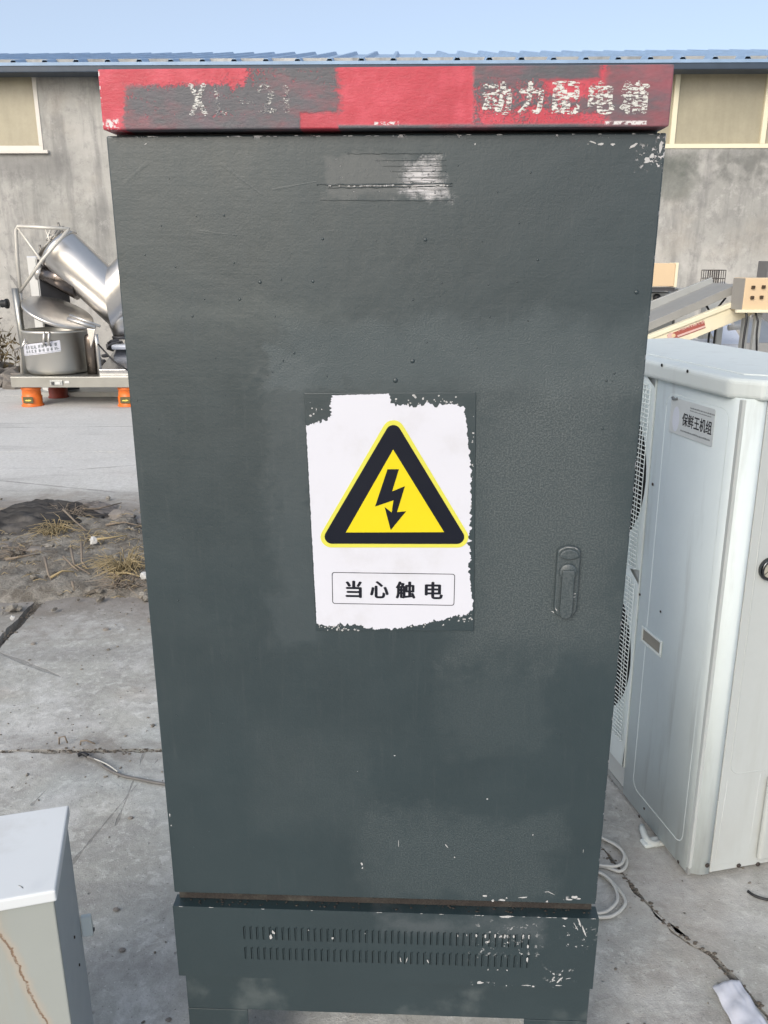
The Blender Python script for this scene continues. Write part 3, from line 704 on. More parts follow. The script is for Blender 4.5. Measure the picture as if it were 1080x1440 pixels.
def chip(x, z, L, hgt, a=0, y=-.0003, m_=wc, n_=9):
    ps = []
    for t in range(n_):
        q = 6.283 * t / n_; rr = rng.uniform(.45, 1.15); px_, pz_ = L / 2 * rr * math.cos(q), hgt / 2 * rr * math.sin(q)
        ps.append((x + px_ * math.cos(a) - pz_ * math.sin(a), z + px_ * math.sin(a) + pz_ * math.cos(a)))
    m_.prism(ps, y, y + .0005)
for k in range(5):
    chip(rng.uniform(.14, .235), .4745 + rng.uniform(-.005, .006) + max(0, mn.noise((k, 2, 0))) * .006, rng.uniform(.004, .018), rng.uniform(.002, .006), rng.uniform(-.4, .4))
for x, z, L, h, a in [(.314, .481, .012, .008, .3), (.305, .476, .02, .003, 0), (.322, .478, .01, .004, 0), (.275, .488, .020, .0012, -.5), (.268, .490, .012, .001, .2), (.165, .665, .003, .003, 0), (.102, .575, .012, .0016, -.9), (.116, .553, .0025, .0025, 0),
                      (-.035, .535, .003, .008, .2), (-.034, .527, .003, .005, -.3), (.025, .575, .001, .016, 0), (.334, 1.603, .008, .007, .3), (.329, 1.598, .012, .008, -.2), (.344, 1.612, .004, .02, 0), (.310, 1.615, .012, .004, .5), (.27, 1.6175, .012, .003, 0),
                      (.285, 1.6168, .006, .0035, 0), (.26, 1.6195, .012, .002, -.3), (-.346, .62, .002, .008, 0), (-.345, .60, .002, .004, 0), (-.04, .71, .0012, .0012, 0), (.018, .74, .003, .002, 0), (.24, .60, .002, .003, 0), (.322, .572, .001, .009, 0), (-.30, 1.620, .005, .0015, .5), (.115, 1.618, .003, .002, 0)]:
    chip(x, z, L, h, a)
for k in range(30):
    x = rng.uniform(-.34, .34); chip(x, 1.6285 + rng.uniform(-.0006, .0004), rng.uniform(.002, .010), rng.uniform(.0006, .0018))
wc.build('paint_chips', CHIP, CB)['kind'] = 'stuff'
lk = MB()
# lock: oblong housing, round hub and flap lever
hx, hz0, hz1 = .2655, .9800, 1.0920
def stadium(cx, z0, z1, r, n=14, flat=1.0):
    return [(cx + r * math.cos(a), z1 - r * flat + r * flat * math.sin(a)) for a in [math.pi * k / n for k in range(n + 1)]] + \
           [(cx + r * math.cos(a), z0 + r + r * math.sin(a)) for a in [math.pi + math.pi * k / n for k in range(n + 1)]]
def taper(polys, name, mat, par, smooth_=False, bev=0):
    m = MB(); prev = None
    for poly, y in polys:
        cur = [m.bm.verts.new((x, y, z)) for x, z in poly]
        if prev:
            for i in range(len(cur)): m.bm.faces.new((prev[i], prev[(i + 1) % len(cur)], cur[(i + 1) % len(cur)], cur[i]))
        prev = cur
    m.bm.faces.new(prev); return m.build(name, mat, par, bevel=bev)
hs = taper([(stadium(hx, hz0, hz1, .0170, flat=.62), 0), (stadium(hx, hz0 + .0006, hz1 - .0006, .0164, flat=.62), -.0055), (stadium(hx, hz0 + .002, hz1 - .0022, .0148, flat=.62), -.0068)], 'lock_housing', PAINT_L, CB, bev=.0006)
hood = MB()
ar = [(hx + .0142 * math.cos(a), 1.0765 + .0115 * math.sin(a)) for a in [math.pi * k / 12 for k in range(13)]] + [(hx - .008, 1.0735), (hx, 1.0722), (hx + .008, 1.0735)]
hood.prism(ar, -.0105, -.0066); hood.build('lock_hood', PAINT_L, hs, bevel=.0022, segs=3)
MB().lathe([(.0128, -.0066), (.0128, -.0088), (.0118, -.0098), (.001, -.0098)], 28, (hx, 0, 1.0530), 'y').build('lock_hub', PAINT_L, hs)
lev = [(hx - .0088, 1.0565), (hx + .0088, 1.0565), (hx + .0088, 1.035), (hx + .0092, .9925), (hx + .0068, .9845), (hx, .9818), (hx - .0068, .9845), (hx - .0092, .9925), (hx - .0088, 1.035)]
MB().prism(lev, -.0130, -.0066).build('lock_lever', PAINT_L, hs, bevel=.0014, segs=2)
for x, z, L, h, a in [(hx, 1.0905, .016, .0008, .0), (hx + .009, 1.0885, .005, .0008, -.6), (hx - .0135, .9945, .002, .008, .5), (hx - .018, .991, .006, .0018, -.5), (hx + .010, 1.0145, .006, .0014, .2), (hx + .011, 1.0195, .005, .001, .3), (hx + .0075, .990, .0012, .007, -.3)]:
    chip(x, z, L, h, a, -.0075, lk)
lk.build('lock_chips', CHIP, CB)['kind'] = 'stuff'
# vent panel with two rows of slits
X0, X1, Z0, Z1 = -.354, .3565, .2945, .4418
NS = 45; sx0, sx1 = -.236, .243; pitch = (sx1 - sx0) / (NS - 1)
rows = [(.3775, .4035), (.3355, .3600)]
xs_ = [X0]
for k in range(NS): c_ = sx0 + k * pitch; xs_ += [c_ - .0006, c_ + .0006]
xs_.append(X1); zz = [Z0, rows[1][0], rows[1][1], rows[0][0], rows[0][1], Z1]
vp = MB(); G_ = [[vp.bm.verts.new((x, -.003, z)) for z in zz] for x in xs_]
for i in range(len(xs_) - 1):
    for j in range(5):
        if i % 2 == 1 and j in (1, 3): continue
        vp.bm.faces.new((G_[i][j], G_[i + 1][j], G_[i + 1][j + 1], G_[i][j + 1]))
vp.quad((X0, -.003, Z1), (X1, -.003, Z1), (X1, .024, Z1), (X0, .024, Z1)); vp.quad((X0, -.003, Z0), (X0, .024, Z0), (X1, .024, Z0), (X1, -.003, Z0))
vp.quad((X0, -.003, Z0), (X0, -.003, Z1), (X0, .024, Z1), (X0, .024, Z0)); vp.quad((X1, -.003, Z0), (X1, .024, Z0), (X1, .024, Z1), (X1, -.003, Z1))
bmesh.ops.remove_doubles(vp.bm, verts=vp.bm.verts, dist=.00002)
vent = vp.build('vent_panel', PAINT_V, CB, bevel=.0012, segs=2)
MB().box(X0 + .004, X1 - .004, .006, .028, Z0 + .004, Z1 - .004).build('vent_backing', SLITD, CB)  # even dark blue-grey plate behind the slits
def lip(h):
    m = MB(); w_ = .0022; pr_ = [(0, 0), (.0006, -.0008), (.0014, -.0011), (w_, -.0003), (w_, 0)]
    for (x, y), (x2, y2) in zip(pr_, pr_[1:]): m.quad((x, y, 0), (x2, y2, 0), (x2, y2, h), (x, y, h))
    m.quad(*[(x, y, 0) for x, y in pr_[:4]]); m.quad(*[(x, y, h) for x, y in pr_[:4]][::-1])
    m.quad((0, 0, h), (.0005, -.0012, h + .0005), (.0022, -.0012, h + .0018), (.0026, 0, h + .0013))
    return m
for (z0, z1) in rows:
    f_ = lip(z1 - z0).build('louvre', PAINT_V, vent); f_.location = (sx0 + .0010, -.003, z0)
    copies(f_, vent, [(sx0 + .0010 + k * pitch, -.003, z0) for k in range(1, NS)])
fl = MB()
for x, z, L, h, a in [(-.19, .385, .006, .016, -.15), (-.185, .395, .004, .010, .3), (-.085, .387, .004, .006, 0), (.03, .345, .002, .012, .2), (.04, .346, .0015, .012, -.2), (.076, .345, .002, .01, .4), (-.125, .402, .003, .003, 0), (-.03, .399, .002, .003, 0),
                      (.125, .400, .0016, .006, 0), (.14, .402, .0022, .005, 0), (.156, .4015, .003, .008, 0), (.171, .4015, .0032, .009, 0), (.187, .4015, .0038, .010, 0), (.203, .4015, .0035, .009, 0), (.218, .402, .003, .007, 0), (.2335, .402, .0036, .0095, 0), (.243, .402, .003, .009, 0),
                      (.243, .382, .004, .010, 0), (.243, .355, .0036, .013, 0), (.21, .331, .003, .003, 0), (.194, .331, .003, .003, 0), (.178, .331, .002, .003, 0), (.165, .301, .014, .006, 0), (.30, .312, .003, .018, -.6), (.29, .317, .004, .003, 0), (.315, .316, .01, .0012, .3), (.298, .300, .012, .003, 0), (.245, .298, .02, .0016, 0),
                      (.205, .4405, .03, .004, 0), (.30, .4405, .012, .004, 0), (.325, .432, .004, .02, .3), (.334, .415, .003, .026, .35), (.32, .424, .002, .02, .5), (.30, .425, .006, .002, -.3)]:
    chip(x, z, L, h, a, -.0052 if .33 < z < .41 else -.0034, fl)
for k in range(16): chip(rng.uniform(-.35, .355), .4413, rng.uniform(.002, .012), .001, 0, -.0033, fl)
fl.build('vent_chips', CHIP, vent)['kind'] = 'stuff'
# base frame and legs
MB().box(-.346, .355, .006, .36, .213, .2940).build('base_frame', PAINT_F, CB, bevel=.002)
def leg(x0, x1, y0, y1, nm='leg'):
    m = MB(); s_ = 1 if y0 < .2 else -1
    m.box(x0, x1, y0, y0 + .004, 0, .2125); xi = x0 if abs(x0) > abs(x1) else x1 - .004
    m.box(xi, xi + .004, y0 + .004, y1, 0, .2125); return m.build(nm, PAINT_F, CB, bevel=.001)
leg(-.346, -.240, .006, .07); leg(.246, .355, .006, .07); leg(-.346, -.240, .355, .29); leg(.246, .355, .355, .29)
MB().box(-.22, -.10, .30, .36, .05, .12).build('cable_gland_box', DARKP, CB, bevel=.004)
# debris resting in the gap above the vent panel
dg_ = MB()
for k in range(90):
    x = rng.uniform(-.345, .345); r = rng.uniform(.0005, .0018)
    bmesh.ops.create_icosphere(dg_.bm, subdivisions=1, radius=r, matrix=Matrix.Translation((x, rng.uniform(.002, .014), .4425 + r * .4)) @ Matrix.Diagonal((1.6, 1, .7, 1)))
dg_.build('rust_crumbs', RUST, CB)['kind'] = 'stuff'
# ------------------------------------------------------------------ white outdoor cooling unit
AC = thing('outdoor_cooling_unit', 'white two-fan outdoor cooling unit with silver label right of the cabinet', 'cooling unit', (.757, 1.690, 0), R(12))
AC.rotation_euler = (0, R(-.75), R(12))
bpy.context.view_layer.update(); AC.matrix_basis
AD, AL, AH = .36, .86, 1.205
def acx(px, py, x=0.0): p = hit(px, py, AC, (x, 0, 0), (1, 0, 0)); return (p.y, p.z)
def acy(px, py, y=0.0): p = hit(px, py, AC, (0, y, 0), (0, 1, 0)); return (p.x, p.z)
# folded front panel wraps the near corner
r = .040
def folded(y_far, z0, z1, th=.0):
    m = MB(); pts = [(0, y_far), (0, r)] + [(r - r * math.cos(R(a)), r - r * math.sin(R(a))) for a in range(10, 91, 10)] + [(.052, 0)]
    A = [m.bm.verts.new((x, y, z0)) for x, y in pts]; B2 = [m.bm.verts.new((x, y, z1)) for x, y in pts]
    for i in range(len(pts) - 1):
        f = m.bm.faces.new((A[i], A[i + 1], B2[i + 1], B2[i])); f.smooth = True
    return m
PF = .345
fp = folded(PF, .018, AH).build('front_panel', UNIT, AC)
sm = fp.modifiers.new('thick', 'SOLIDIFY'); sm.thickness = .0012; sm.offset = -1
# pressed rim on the front panel
def bead(poly, x, name, rr, par, mat, axis='x', closed=True):
    m = MB(); pts = [((x, a, b) if axis == 'x' else (a, x, b)) for a, b in poly]
    if closed: pts = pts + [pts[0]]
    m.tube(pts, rr, 6); return m.build(name, mat, par)
bead(rrect(.046, .296, .075, 1.176, .03, 8), .0024, 'pressed_rim', .0029, fp, UNIT)

# side panel with valve cover
sp_ = MB().box(.054, AD, -.001, .010, .022, AH).build('side_panel', UNIT_SIDE_DIM, AC, bevel=.002)
bead(rrect(.075, AD - .02, .300, AH - .045, .03, 8), .0002, 'pressed_rim', .0022, sp_, UNIT_SIDE_DIM, 'y')
bead([(.072, .29), (.066, .05), (.078, .042), (.150, .042), (.157, .052), (.160, .29)], .0002, 'pressed_rim', .0018, sp_, UNIT_SIDE_DIM, 'y', False)
vc = MB().box(.176, AD - .01, -.018, -.002, .045, .285).build('valve_cover', UNIT_SIDE_DIM, sp_, bevel=.01, segs=3)
# body behind
MB().box(.004, AD - .002, .012, AL, .030, AH - .002).build('casing', UNIT_SIDE_DIM, AC, bevel=.002)
MB().box(.004, AD - .004, .014, AL - .004, .012, .029).build('base_tray', GALV, AC)
# fan section: front plate with two round mouths
fz0 = .100
fpl = MB(); fan_y = .588; FR = .233; fzs = [.940, .420]
N = 40
def plate_with_hole(m, y0, y1, z0, z1, cy, cz, rad, x):
    outer = []
    for k in range(N):
        a = 2 * math.pi * k / N; c_, s_ = math.cos(a), math.sin(a)
        t = min(((y1 - cy) if c_ > 0 else (cy - y0)) / max(abs(c_), 1e-6), ((z1 - cz) if s_ > 0 else (cz - z0)) / max(abs(s_), 1e-6))
        outer.append((cy + t * c_, cz + t * s_))
    O_ = [m.bm.verts.new((x, a, b)) for a, b in outer]; I_ = [m.bm.verts.new((x, cy + rad * math.cos(2 * math.pi * k / N), cz + rad * math.sin(2 * math.pi * k / N))) for k in range(N)]
    J_ = [m.bm.verts.new((x + .03, v.co.y, v.co.z)) for v in I_]
    for k in range(N):
        j = (k + 1) % N
        m.bm.faces.new((O_[k], O_[j], I_[j], I_[k])); m.bm.faces.new((I_[k], I_[j], J_[j], J_[k]))
FX = -.004
plate_with_hole(fpl, PF + .003, AL, .685, AH, fan_y, fzs[0], FR, FX); plate_with_hole(fpl, PF + .003, AL, fz0, .685, fan_y, fzs[1], FR, FX)
fpl.quad((FX, PF + .003, fz0), (FX, AL, fz0), (.02, AL, fz0), (.02, PF + .003, fz0)); fpl.quad((FX, PF + .003, fz0), (.02, PF + .003, fz0), (.02, PF + .003, AH), (FX, PF + .003, AH))
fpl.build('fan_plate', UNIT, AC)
for cz in fzs:
    MB().lathe([(FR - .001, -.0004), (FR - .001, .0)], 48, (FX + .0006, fan_y, cz), 'x').build('fan_mouth', DARK, AC)
    fan = MB()
    fan.lathe([(.045, -.0025), (.045, -.0005), (.02, -.0005)], 20, (FX - .0002, fan_y, cz), 'x')
    fn = fan.build('fan_hub', BLACK, AC)
    gr = MB(); yy0, yy1 = PF + .018, AL - .02; zz0, zz1 = cz - .240, cz + .240
    k = zz0
    while k < zz1:
        gr.tube([(FX - .005, yy0, k), (FX - .010, (yy0 + yy1) / 2, k), (FX - .005, yy1, k)], .0014, 5); k += .0118
    for yy in (yy0, yy0 + .02, yy0 + .032, fan_y - .1, fan_y, fan_y + .1, yy1):
        gr.tube([(FX - .0040, yy, zz0), (FX - .0040, yy, zz1)], .0012, 5)
    gr.tube([(FX - .004, yy0 + .02, zz1 + .003), (FX - .004, yy1, zz1 + .003)], .002, 6); gr.tube([(FX - .002, yy0, zz0), (FX - .0105, yy0, zz0)], .002, 5)
    gr.build('fan_grille', UNIT, AC)
# lid
ld = MB(); ov = .012
poly = [(-ov, AL + .01), (-ov, .045), (.032, -ov), (AD + .004, -ov), (AD + .004, AL + .01)]
ld.prism(poly, AH - .004, AH + .040, 'xy')
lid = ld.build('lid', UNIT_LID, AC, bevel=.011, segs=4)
lr = MB(); ins = .055
lr.prism([(-ov + ins, AL + .01 - ins), (-ov + ins, .075), (.075, -ov + ins), (AD + .004 - ins * .6, -ov + ins), (AD + .004 - ins * .6, AL + .01 - ins)], AH + .039, AH + .043, 'xy')
lr.build('lid_panel', UNIT_LID, lid, bevel=.0035, segs=3)
def hole(px, py, rad, face='x', x=0.0, par=AC, mat=DARK, nm='screw_hole'):
    if face == 'x':
        a, b = acx(px, py, x); MB().lathe([(rad, 0), (rad, -.0012), (rad * .5, -.0016)], 12, (x, a, b), 'x').build(nm, mat, par)
    else:
        a, b = acy(px, py, x); b += .024; MB().lathe([(rad, 0), (rad, -.0022), (rad * .4, -.004)], 12, (a, x, b), 'y').build(nm, mat, par)
hole(931, 513.5, .0038, 'x', -ov - .0004, lid); hole(967, 522, .0038, 'x', -ov - .0004, lid)
hole(967, 542, .0026, 'x', 0, fp)
for px, py, rr in ((899, 1148, .0042), (906, 1137, .0034), (954, 1212, .0042), (880, 1026, .0038), (900, 836, .0034), (929, 860, .003), (918, 681, .004)): hole(px, py, rr, 'x', -.0002, fp, SCREW, 'screw')
for px, py in ((993, 1228), (1037, 1228), (1064, 1226), (1073, 1169)): hole(px, py, .0058, 'y', -.0012, sp_, SCREW, 'screw')
# silver label on the front panel
c0 = acx(945, 559); c1 = acx(1008, 575); c2 = acx(1001, 629); c3 = acx(941, 606)
ya, yb = (c0[0] + c3[0]) / 2, (c1[0] + c2[0]) / 2; za, zb = (c0[1] + c1[1]) / 2, (c2[1] + c3[1]) / 2
lab = MB().prism([(x, z) for x, z in rrect(min(ya, yb), max(ya, yb), zb, za, .006)], -.0012, -.0002, 'yz').build('maker_label', SILVERL, AC)
wy, hz_ = ya - yb, za - zb
lp = lambda u, v, dx=0: (-.0015 - abs(dx), ya - u * wy, zb + v * hz_)
text('保鲜王机组', .30, .96, .30, .66, LET_K, lab, 0, plane=lp, bold=.02)
ln = MB()
def dash(u0, u1, v, hv, n_, seed):
    rg_ = random.Random(seed); u = u0
    while u < u1:
        L = (u1 - u0) / n_ * rg_.uniform(.4, .9); hh = hv * rg_.uniform(.6, 1.0)
        ln.quad(lp(u, v), lp(u + L, v), lp(u + L, v + hh), lp(u, v + hh)); u += L + (u1 - u0) / n_ * .3
dash(.46, .98, .83, .045, 22, 1); dash(.46, .92, .76, .03, 26, 2); dash(.28, .95, .13, .05, 30, 3)
ln.build('fine_print', LET_G, lab)['kind'] = 'stuff'
MB().prism([(lp(.05 + .10 + .08 * math.cos(t), 0)[1], lp(0, .42 + .36 * math.sin(t))[2]) for t in [6.283 * k / 20 for k in range(20)]], -.0016, -.0012, 'yz').build('label_emblem', SHEET, lab)
dk = MB(); pts = [lp(.02 + .13 * t, .98 + .02 * math.sin(t * 9), .0006) for t in [k / 12 for k in range(13)]]
dk.tube(pts + [lp(.04, .94, .0006)], .0026, 5); dk.build('lifted_corner', LET_G, lab)
# recessed grip
a0 = acx(904, 882); a1 = acx(930, 922)
yl, yr, zt, zb_ = a0[0], a1[0], acx(917, 893)[1], acx(917, 911)[1]
gf = MB(); y0_, y1_ = min(yl, yr), max(yl, yr); z0_, z1_ = min(a0[1], a1[1]), max(a0[1], a1[1])
zc = (a0[1] + a1[1]) / 2; z0_, z1_ = zc - .022, zc + .022
b_ = .006
gf.box(-.004, .0, y0_, y1_, z0_, z0_ + b_); gf.box(-.004, .0, y0_, y1_, z1_ - b_, z1_); gf.box(-.004, .0, y0_, y0_ + b_, z0_ + b_, z1_ - b_); gf.box(-.004, .0, y1_ - b_, y1_, z0_ + b_, z1_ - b_)
gp = gf.build('grip_frame', UNIT_LID, AC, bevel=.001)
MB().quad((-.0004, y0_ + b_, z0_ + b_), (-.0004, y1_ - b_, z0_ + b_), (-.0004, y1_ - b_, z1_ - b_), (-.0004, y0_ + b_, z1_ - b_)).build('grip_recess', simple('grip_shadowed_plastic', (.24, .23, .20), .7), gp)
# pressure gauge
gx, gz = acy(1081, 799)
gg = MB().lathe([(.0265, -.001), (.0275, -.006), (.0255, -.013), (.0215, -.0145), (.0205, -.011), (.0205, -.008)], 40, (gx, 0, gz), 'y').build('pressure_gauge', simple('gauge_bezel', (.10, .105, .11), .22, 1.0), AC)
MB().lathe([(.0200, -.0085), (.0195, -.0095)], 32, (gx, 0, gz), 'y').build('gauge_face', GLASS_D, gg)
MB().tube([(gx, -.0105, gz - .002), (gx - .007, -.0105, gz - .003), (gx - .016, -.0105, gz - .010)], .0007, 5).build('gauge_needle', BLACK, gg)
# feet
def foot(y): return MB().box(-.045, AD + .03, y - .016, y + .016, 0, .0115).build('foot', UNIT_LID, AC, bevel=.012, segs=4)
foot(.15); foot(.66)
fb = MB(); pts = [(-.012, .145, .012), (-.022, .150, .010), (-.030, .165, .007), (-.034, .19, .006), (-.030, .215, .006)]
# ------------------------------------------------------------------ stainless machines on the left
YP = 8.6
a = at(14, 530, YP); b = at(14, 545, YP)
PX0, PX1, PZ1, PZ0 = a.x, -1.95, a.z, b.z
PT = thing('steel_platform', 'low stainless steel platform raised on orange buckets behind the cabinet, left', 'platform', (PX0, YP, 0))
W_ = PX1 - PX0
MB().box(0, W_, 0, .85, PZ0, PZ1).build('deck', STEELD, PT, bevel=.004)
lx0, lx1 = at(70, 535, YP).x - PX0, at(88, 535, YP).x - PX0
lt = MB().box(lx0, lx1, -.012, -.001, PZ0 + .022, PZ0 + .075).build('latch', GALV, PT, bevel=.004)
MB().box(lx0 + .02, lx0 + .045, -.022, -.0125, PZ0 + .03, PZ0 + .06).build('catch', DARKP, lt); MB().box(lx0 + .06, lx0 + .11, -.018, -.0125, PZ0 + .035, PZ0 + .06).build('catch', PANELG, lt)
MB().box(lx1 + .02, lx1 + .07, -.006, -.001, PZ0 + .045, PZ0 + .07).build('deck_label', PANELG, PT)
def bucket(px, Y, mat, label, by=None):
    x = at(px, 560, Y).x; t = thing('upturned_bucket', label, 'bucket', (x, Y + .1, 0), random.uniform(-.3, .3), 'buckets holding up the steel platform')
    H = PZ0 - .001
    MB().lathe([(.112, 0), (.114, .008), (.108, .016), (.100, .022), (.104, .10), (.097, .105), (.093, H - .035), (.100, H - .03), (.100, H)], 28).build('shell', mat, t)
    return t, H
for px, lab in ((39.5, 'bright orange upturned bucket with dark label under the platform left corner'), (176, 'bright orange upturned bucket under the platform beside the cabinet edge')):
    t, H = bucket(px, YP + .02, ORANGE, lab); t.rotation_euler = (0, 0, 0)
    l_ = MB().prism(rrect(-.052, .052, .040, .108, .006), -.1075, -.101).build('label_plate', OLIVE, t)
    MB().prism([(-.036, .068), (-.02, .078), (-.005, .076), (.01, .080), (.036, .074), (.03, .066), (.005, .062), (-.02, .064)], -.1095, -.108).build('label_mark', YEL, l_)
bucket(78, YP + .58, DKRED, 'dark red bucket in the shade under the rear of the platform')
bucket(232, YP + .58, DKRED, 'dark red bucket hidden behind the cabinet under the platform')

# jacketed pot
pc = at(81, 500, 8.98); PR = .325; zt = at(81, 466, 8.66).z; zb = PZ1
POT = thing('stainless_cooking_pot', 'round stainless cooking pot with its hinged lid propped open on the platform', 'cooking pot', (pc.x, 8.98, zb))
h = zt - zb
prof = [(PR * .86, 0.001), (PR * .95, .02), (PR, .06), (PR, h - .03), (PR + .014, h - .026), (PR + .016, h - .006), (PR + .004, h), (PR - .012, h), (PR - .016, h - .02), (PR - .02, .05), (.02, .03)]
MB().lathe(prof, 56).build('pot_body', simple('pot_stainless', (.66, .64, .59), .42, 1.0, var=.12, scale=2), POT)
# tape label wrapped on the front
tp = MB(); ang0, ang1 = R(-160), R(-62); lift = .003
def tpt(u, v, e=0):
    aa = ang0 + (ang1 - ang0) * u; zz_ = h * .40 + u * .07 + v * .115; rr = PR + lift + e
    return (rr * math.cos(aa), rr * math.sin(aa), zz_)
for k in range(16):
    u0, u1 = k / 16, (k + 1) / 16; tp.quad(tpt(u0, 0), tpt(u1, 0), tpt(u1, 1), tpt(u0, 1))
tape = tp.build('white_tape_label', PRINTW, POT)
mk = MB(); rg2 = random.Random(12)
for row, (v0, v1) in enumerate(((.52, .86), (.16, .48))):
    for c_ in range(9):
        u = .27 + c_ * .078
        for s_ in range(5):
            uu = u + rg2.uniform(0, .045); vv = rg2.uniform(v0, v1 - .08)
            if s_ % 2: q = (uu, vv, uu + .035, vv + .05)
            else: q = (uu, v0 + .03, uu + .011, v1 - .03)
            mk.quad(tpt(q[0], q[1], .0015), tpt(q[2], q[1], .0015), tpt(q[2], q[3], .0015), tpt(q[0], q[3], .0015))
for k in range(16): mk.quad(tpt(k / 16, .08, .0012), tpt((k + 1) / 16, .08, .0012), tpt((k + 1) / 16, .10, .0012), tpt(k / 16, .10, .0012))
mk.build('blurred_print', LET_G, tape)
vg = MB()
for px in (63, 70):
    p = at(px, 482, 8.66) - Vector(POT.location); q = at(px + 1, 472, 8.66) - Vector(POT.location)
    vg.tube([(p.x, -PR - .012, p.z - .02), (p.x, -PR - .03, p.z), (q.x, -PR - .03, q.z + .02), (q.x, -PR - .005, q.z + .03)], .012, 8)
vg.build('clasp', STEEL, POT)
# lid: a shallow disc hinged on the right, tipped up to the left
def P_(px, py, Y): v = at(px, py, Y); return v - Vector(POT.location)
L0 = P_(35, 419, 8.98); L1 = P_(128, 457, 8.98); mid = (L0 + L1) / 2; rad = (L1 - L0).length / 2
lidm = MB().lathe([(rad * .985, -.03), (rad, -.026), (rad, .0), (rad * .97, .004), (rad * .6, .010), (rad * .2, .013), (.02, .014)], 56)
lido = lidm.build('pot_lid', STEEL, POT); lido.location = mid
dxy = (L1 - L0); lido.rotation_euler = (R(11), math.atan2(-dxy.z, dxy.x), 0)

arm = MB(); A0 = P_(98, 443, 8.75); A1 = P_(141, 459, 8.75)
arm.tube([A0, A1], .014, 8); A0 = P_(95, 448, 8.70); A1 = P_(134, 461, 8.70); arm.tube([A0, A1], .022, 8); arm.build('lid_arm', STEEL, POT)
hc = P_(130, 500, 8.85)
MB().lathe([(.068, 0.002), (.068, .36), (.060, .40), (.03, .42)], 24, (hc.x, hc.y, 0)).build('hinge_column', simple('steel_tinted_by_reflection', (.20, .17, .15), .28, 1.0, var=.3, scale=3), POT)  # dark brown reflection put into the steel's base colour
hp = P_(138, 500, 8.78); MB().tube([(hp.x, hp.y, .004), (hp.x + .003, hp.y, .30), (hp.x, hp.y, .42)], .022, 12).build('hinge_pipe', STEEL, POT)
br = MB(); t0 = P_(122, 462, 8.62); t1 = P_(122, 485, 8.62)
br.prism([(t0.x, t0.z), (t0.x + .085, t0.z - .01), (t0.x + .05, t0.z - .13), (t0.x + .02, t1.z - .03)], t0.y, t0.y + .02); br.build('lid_bracket', STEEL, POT, bevel=.003)
sg = P_(33, 478, 8.9); MB().tube([(sg.x, sg.y, 0.002), (sg.x - .01, sg.y, .45), (sg.x - .02, sg.y, .88)], .036, 14).build('side_post', STEELD, POT)
sh = MB(); sh.tube([P_(36, 476, 8.7), P_(31, 487, 8.7), P_(38, 480, 8.7)], .008, 6); sh.tube([P_(20, 492, 8.9), P_(33, 487, 8.8), P_(40, 482, 8.72)], .008, 6); sh.build('side_handle', STEEL, POT)

# V-shaped mixer
YM = 9.35
VX = thing('v_shaped_mixer', 'large stainless V-shaped powder mixer rising behind the cooking pot', 'mixer', (at(166, 500, YM).x, YM, 0))
O3 = Vector(VX.location)
def V_(px, py, Y=YM): return at(px, py, Y) - O3
capc = V_(84, 350); rr = .240; ax = (V_(160, 421) - capc); ax.y = 0; ax.normalize()
def arm_mesh(c0, d, rad, xm, n=48):
    m = MB(); u = d.cross(Vector((0, 1, 0))).normalized(); v = Vector((0, 1, 0)); A, B3 = [], []
    s_ = 1 if d.x > 0 else -1
    for k in range(n):
        t = 2 * math.pi * k / n; p = c0 + (u * math.cos(t) + v * math.sin(t)) * rad
        L = (xm - p.x) / d.x; A.append(m.bm.verts.new(p)); B3.append(m.bm.verts.new(p + d * L))
    for k in range(n):
        f = m.bm.faces.new((A[k], A[(k + 1) % n], B3[(k + 1) % n], B3[k])); f.smooth = True
    # domed end with a rim
    prev = A
    for q, off in ((1.0, -.02), (.97, -.035), (.8, -.06), (.45, -.075)):
        cur = [m.bm.verts.new(c0 + (u * math.cos(2 * math.pi * k / n) + v * math.sin(2 * math.pi * k / n)) * rad * q + d * off) for k in range(n)]
        for k in range(n):
            f = m.bm.faces.new((prev[k], prev[(k + 1) % n], cur[(k + 1) % n], cur[k])); f.smooth = True
        prev = cur
    m.bm.faces.new(prev[::-1]); return m
xm = 0.0
arm_mesh(capc, ax, rr, xm).build('mixing_arm', MIRROR, VX)
ax2 = Vector((-ax.x, 0, ax.z)); cap2 = Vector((-capc.x, 0, capc.z)); arm_mesh(cap2, ax2, rr, xm).build('mixing_arm', MIRROR, VX)
low = V_(164, 452); lz = low.z
MB().cone((.03, 0, lz + .16), (.06, 0, lz - .16), .15, .085, 28).build('outlet', STEEL, VX)
ov_ = MB(); ov_.lathe([(.10, -.19), (.105, -.16), (.09, -.155)], 24, (.06, 0, lz)); ov_.tube([(.06, -.1, lz - .19), (-.02, -.12, lz - .20), (-.06, -.12, lz - .23)], .014, 6); ov_.build('outlet_valve', DARKP, VX)
